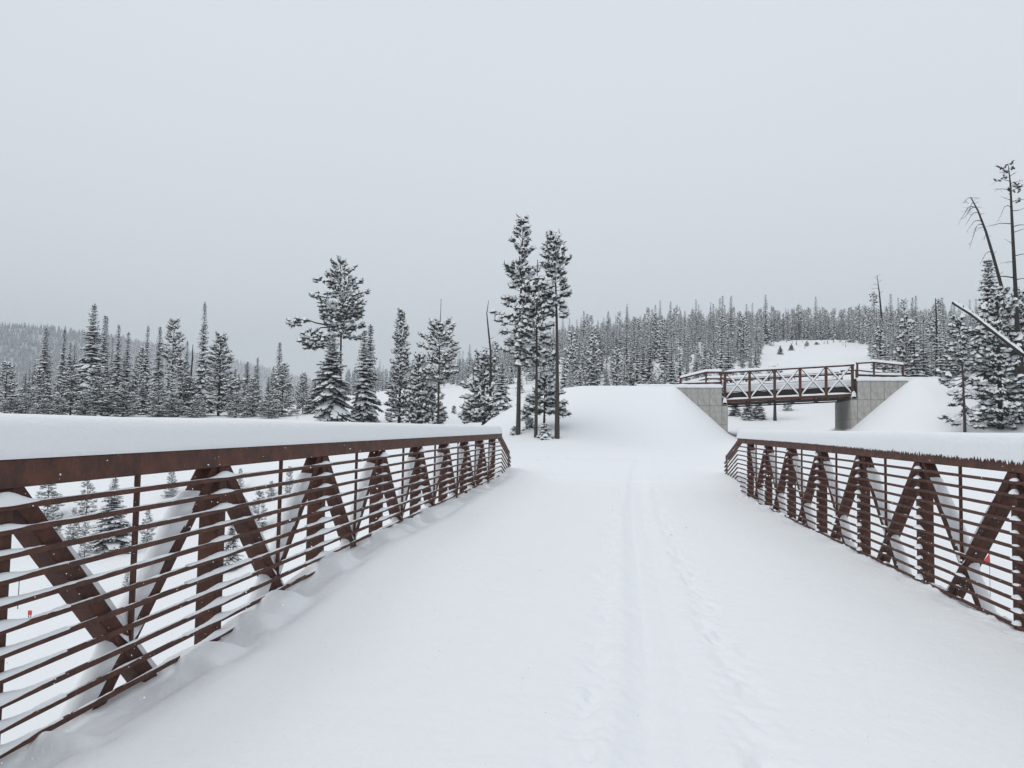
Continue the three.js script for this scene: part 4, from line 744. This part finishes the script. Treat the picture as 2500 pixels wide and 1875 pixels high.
// the wood on the hillside: simpler trees, the ones that show largest each a tree of its own
{
  const far = []; const wood = [];
  const variants = [0, 1, 2, 3, 4, 5].map(i => { const pn = i > 3; const q = pn ? pineParts(300 + i, { h: 10, r: 1.0, c0: .12, nb: 56, tuftS: .5, snow: .8, rad0: .13, prof: [[0, .7], [.3, 1], [.7, .75], [1, .2]], stubs: 0, dens: .9, warm: .3 }) : firParts(300 + i, { h: 10, r: 1.2, p: i === 3 ? .75 : 1.0, gap: .46, n: 6, snow: .95, detail: .3 }); return q; });
  const R = rng(4242), topLine = [[690, 935], [760, 915], [800, 905], [900, 894], [1000, 884], [1100, 872], [1180, 858], [1250, 832], [1330, 806], [1400, 790], [1480, 776], [1550, 764], [1640, 760], [1720, 752], [1850, 750], [2000, 744], [2100, 738], [2200, 748], [2300, 748], [2420, 745], [2600, 745]];
  const inv = camera.quaternion.clone().invert();
  const seen = (u, y) => y < 1100;
  const clear = (u, d) => (u > 1872 + 34 * N(d * .045, 3) && u < 2128 - 70 * ss(130, 215, d) + 40 * N(d * .05, 9) && d > 80 && d < 214 - 26 * ((u - 1985) / 125) ** 2 + 22 * N(u * .03, 3)) || (Math.hypot((u - 1645) / 26, (d - 132) / 17) < 1 + .5 * N(u * .1, d * .1));
  let tries = 0;
  while (wood.length < 2000 && tries++ < 60000) {
    const u = lerp(690, 2620, R()), d = lerp(64, 262, Math.pow(R(), .75));
    if (clear(u, d)) continue;
    if (u < 1380 && d < lerp(150, 84, ss(900, 1380, u))) continue;   // open ground behind the trees in the middle
    if (u > 1380 && u < 1700 && d < 72) continue;
    if (u > 1740 && u < 2125 && d < 105) continue;
    if (u < 800 && R() < .5) continue;
    const b = spot(u, d); if (wood.some(w => Math.hypot(w.b.x - b.x, w.b.z - b.z) < lerp(.8, 1.25, ss(70, 200, d)))) continue;
    const py0 = horizon(u) - (b.y - EYE) / d * F;
    const tl = table(topLine, u), hmax = (py0 - tl) * d / F;
    let h = (2.8 + 4.6 * R() + (R() < .22 ? 2 + 3 * R() : 0)) * lerp(.85, 1.35, ss(80, 200, d));
    const over = hmax - 1.4 + (R() < .14 ? 1.2 + 3.4 * R() : R() * 1.2); if (h > over) h = over * (.75 + .25 * R()); if (h < 1.6) h = 1.6 + R();
    wood.push({ b, d, u, h, size: h / d });
  }
  for (let q = 0; q < 130; q++) { const u = lerp(1850, 2150, R()), d = lerp(226, 262, R()), b = spot(u, d); wood.push({ b, d, u, h: 7 + 5 * R(), size: .01 }); }
  for (let q = 0; q < 70; q++) { const u = lerp(1250, 2420, R()), d = lerp(130, 235, R()); if (clear(u, d)) continue; const b = spot(u, d), py = table(topLine, u) + lerp(-34, 26, R()); wood.push({ b, d, u, h: clamp((horizon(u) - py) / F * d + EYE - b.y, 4, 16), size: .5, thin: 1 }); }
  for (let q = 0; q < 60; q++) { const u = lerp(1880, 2110, R()), d = lerp(150, 222, Math.pow(R(), .5)), b = spot(u, d); wood.push({ b, d, u, h: .7 + 1.3 * R(), size: .001 }); }
  for (let q = 0; q < 84; q++) { // larger ones that stand out: along the foot of the wood
    const u = lerp(1390, 1860, R()), d = lerp(76, 118, R()), b = spot(u, d); const py = lerp(772, 880, Math.pow(R(), .8)); wood.push({ b, d, u, h: Math.max(3, (horizon(u) - py) / F * d + EYE - b.y), size: 1 }); }
  for (let q = 0; q < 44; q++) { const u = lerp(2150, 2420, R()), d = lerp(63, 88, R()), b = spot(u, d), py = lerp(760, 860, R()); wood.push({ b, d, u, h: Math.max(2.5, (horizon(u) - py) / F * d + EYE - b.y), size: 1 }); }
  wood.sort((a, b) => b.size - a.size);
  const singles = wood.slice(0, 285), rest = wood.slice(285);
  const firsts = {};
  singles.forEach((w, k) => {
    const i = R() < (w.thin ? 0 : .2) ? 4 + Math.floor(R() * 2) : Math.floor(R() * 4), kind = i > 3 ? 'pine_tree' : 'fir_tree';
    const zones = [[860, 'left of the column-shaped pine'], [1010, 'between the column-shaped pine and the spike-topped pine'], [1150, 'between the spike-topped pine and the dead curved trunk'], [1260, 'between the dead curved trunk and the tall pines'], [1380, 'right behind the tall pines'], [1470, 'above the left part of the snow bank'], [1570, 'above the middle of the snow bank'], [1670, 'above the outer end of the left approach railing'], [1770, 'above the left approach railing'], [1875, 'above the left half of the distant bridge'], [2000, 'at the top of the open snowfield, left half'], [2110, 'at the top of the open snowfield, right half'], [2200, 'above the right approach railing'], [2290, 'right of the right approach railing'], [2360, 'behind the slender lone pine'], [9999, 'behind the trees at the right edge']];
    const zn = zones.find(z => w.u < z[0])[1], row = w.d < 92 ? 'front-row' : w.d < 140 ? 'middle-row' : 'back-row', sz = w.h > 8 ? 'tall' : w.h > 5 ? 'medium' : 'short';
    const zone = [`${sz} ${row} % of the hillside wood ${zn}`, `hillside wood, ${row}, ${zn}, ${sz}`];
    let t; if (!firsts[i]) t = firsts[i] = treeFrom(variants[i], kind, '', 'tree', w.b); else { t = copyOf(firsts[i], kind); t.position.copy(w.b); }
    tag(t, zone[0].replace('%', i > 3 ? 'pine' : 'fir'), 'tree', zone[1] + (i > 3 ? ', pines' : ', firs'));
    t.scale.set(w.h / 10 * (.8 + .5 * R()) * lerp(1.05, .78, ss(5, 11, w.h)), w.h / 10, w.h / 10 * (.8 + .5 * R())); t.rotation.y = R() * 6.28;
  });
  const g = new THREE.Group(); g.name = 'forest'; tag(g, 'far snowy trees of the hillside wood, too small to tell apart', 'forest', null, 'stuff'); scene.add(g);
  const mt = new THREE.Matrix4(), qq = new THREE.Quaternion();
  for (let i = 0; i < 6; i++) {
    const list = rest.filter((w, k) => k % 6 === i), v = variants[i];
    for (const [geo, mat, nm] of [[v.tr.geo(.6), M.bark, 'trunks'], [v.cr.geo(), M.needles, 'crowns'], [v.sn.geo(), M.snowTree, 'snow']]) {
      const im = new THREE.InstancedMesh(geo, mat, list.length); im.name = nm; im.userData.kind = 'stuff'; const R2 = rng(900 + i);
      list.forEach((w, k) => { qq.setFromAxisAngle(UP, R2() * 6.28); const s = w.h / 10 * (.6 + .45 * R2()); mt.compose(w.b, qq, V(s, w.h / 10, s)); im.setMatrixAt(k, mt); }); g.add(im);
    }
  }
}
// ---------------------------------------------------------------- the mountain across the valley
{
  const crest = [[-900, 740], [-400, 760], [0, 785], [110, 792], [220, 806], [330, 826], [430, 846], [560, 874], [700, 905], [820, 940], [950, 975], [1100, 1010], [1300, 1040]];
  const D0 = 480, D1 = 850, nu = 150, nd = 40, P = [], U = [], I = [], hy = (u, f) => { const top = (horizon(clamp(u, -900, 1300)) - table(crest, u) - 14) / F * D1; const e = f < .78 ? Math.pow(f / .78, 1.15) : 1 - ss(.78, 1.25, f) * .55; return EYE - 24 + (top + 24) * e + 5 * fbm(u * .012, f * 6, 3) * ss(.05, .3, f) - 24 * ss(.98, 1, f); };
  const pt = (u, f) => { const d = lerp(D0, D1 + 90, f), q = at(u, horizon(u), d); return V(q.x, hy(u, f), q.z); };
  for (let j = 0; j <= nd; j++) for (let i = 0; i <= nu; i++) { const q = pt(lerp(-900, 1300, i / nu), j / nd); P.push(q.x, q.y, q.z); U.push(q.x / 40, q.z / 40); }
  for (let j = 0; j < nd; j++) for (let i = 0; i < nu; i++) { const k = j * (nu + 1) + i; I.push(k, k + 1, k + nu + 1, k + 1, k + nu + 2, k + nu + 1); }
  const g = new THREE.BufferGeometry(); g.setAttribute('position', new THREE.Float32BufferAttribute(P, 3)); g.setAttribute('uv', new THREE.Float32BufferAttribute(U, 2)); g.setIndex(I); g.computeVertexNormals();
  tag(mesh('hills', g, M.hill, scene), 'snowy mountain ridge fading into falling snow across the valley at the left', null, null, 'structure');
  // its forest: far too many trees to count
  const R = rng(7), cone = new MB(); for (const [y0, y1, r] of [[0, .55, .2], [.3, .8, .15], [.6, 1, .09]]) { const k = cone.p.length / 3, n = 5; for (let a = 0; a < n; a++) { const t = a / n * 6.28; cone.v(V(Math.cos(t) * r, y0, Math.sin(t) * r)); } cone.v(V(0, y1, 0)); for (let a = 0; a < n; a++) cone.i.push(k + a, k + n, k + (a + 1) % n); }
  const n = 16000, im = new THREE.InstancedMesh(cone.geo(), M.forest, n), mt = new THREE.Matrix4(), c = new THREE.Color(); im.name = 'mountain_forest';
  let k = 0; for (let q = 0; q < 90000 && k < n; q++) { const u = lerp(-850, 1250, R()), f = lerp(.02, .86, R()); const cl = N(u * .012, f * 5, 5) + .4 * N(u * .05, f * 20, 1); if (cl < -.5) continue; if (u < 230 && f < .30 + .0003 * (100 - u) && f > .12) continue; const p = pt(u, f), h = lerp(4.5, 8.5, R()); mt.makeScale(h, h, h).setPosition(p.x, p.y - .3, p.z); im.setMatrixAt(k, mt); const w = lerp(.35, .62, ss(150, 560, u)) + .06 * R(); c.setRGB(w, w * 1.03, w * 1.06); im.setColorAt(k, c); k++; }  // tree colour pales towards the right: haze fade painted in, on top of the fog
  im.count = k; scene.add(im); tag(im, 'hazy snow-dusted forest on the mountain ridge at the far left, paler rightward as painted haze', 'forest', null, 'stuff'); M.forest.color.setRGB(1, 1, 1);
}
// ---------------------------------------------------------------- markers in the snow
{
  const stake = (u, y, top, w, label, cat, build, d0 = 10) => { const q = onGround(u, y, d0), inv = camera.quaternion.clone().invert(), D = -q.clone().sub(camera.position).applyQuaternion(inv).z; const t = thing(cat.replace(' ', '_'), label, cat, q.clone().add(V(0, -.1, 0))); build(t, at(u, top, D).y - q.y + .1); t.rotation.y = YAW; return t; };
  const pole = (t, h, r, m) => mesh('pole', new THREE.CylinderGeometry(r, r * 1.1, h, 8).translate(0, h / 2, 0), m, t);
  stake(2418, 1466, 1352, 0, 'red flag on a thin wire stake behind the right railing', 'marker flag', (t, h) => { pole(t, h, .006, M.pole); const s = new THREE.Shape(); s.moveTo(0, 0); s.lineTo(-.24, -.30); s.lineTo(.015, -.33); s.closePath(); mesh('flag', new THREE.ExtrudeGeometry(s, { depth: .012, bevelEnabled: false }).translate(0, h, 0), M.orange, t); });
  stake(72, 1512, 1492, 0, 'short red-topped reflector post behind the left railing', 'marker post', (t, h) => { const hh = Math.max(h, .35); for (const s of [-1, 1]) mesh('leg', new RoundedBoxGeometry(.022, hh - .1, .02, 1, .004).translate(s * .03, (hh - .1) / 2, 0), M.pole, t); mesh('reflector', new RoundedBoxGeometry(.11, .13, .03, 1, .008).translate(0, hh - .06, 0), M.orange, t); });
  stake(43, 1488, 1420, 0, 'thin dark marker pole left of the red-topped reflector post', 'marker pole', (t, h) => pole(t, h, .012, M.pole));
  { const u = 725, D = 74, b = spot(u, D), t = thing('marker_stake', 'red marker stake in the snow left of the big crooked pine', 'marker stake', b); const h = at(u, 1005, D).y - b.y; pole(t, Math.max(1, h), .022, M.orange); mesh('cross_piece', new RoundedBoxGeometry(.35, .06, .04, 1, .01).translate(0, Math.max(1, h) * .8, 0), M.orange, t); }
}
{ // snowflakes in the air
  const R = rng(31), g = new THREE.IcosahedronGeometry(1, 0), n = 9000, im = new THREE.InstancedMesh(g, M.snowTree, n), mt = new THREE.Matrix4(), qq = new THREE.Quaternion(), e = new THREE.Euler();
  for (let k = 0; k < n; k++) { const d = 1.6 + 13 * Math.pow(R(), .6), a = (R() - .5) * 1.5 - YAW, y = EYE - .02 * d - R() * d * .5; qq.setFromEuler(e.set(R() * 6, R() * 6, R() * 6)); const s = .0018 + .0026 * R() * R(); mt.compose(V(Math.sin(a) * d, Math.max(.3, y), -Math.cos(a) * d), qq, V(s, s * .6, s)); im.setMatrixAt(k, mt); }
  im.name = 'falling_snow'; scene.add(im); tag(im, 'sparse snowflakes drifting through the air', 'snowflakes', null, 'stuff');
}
renderer.render(scene, camera);
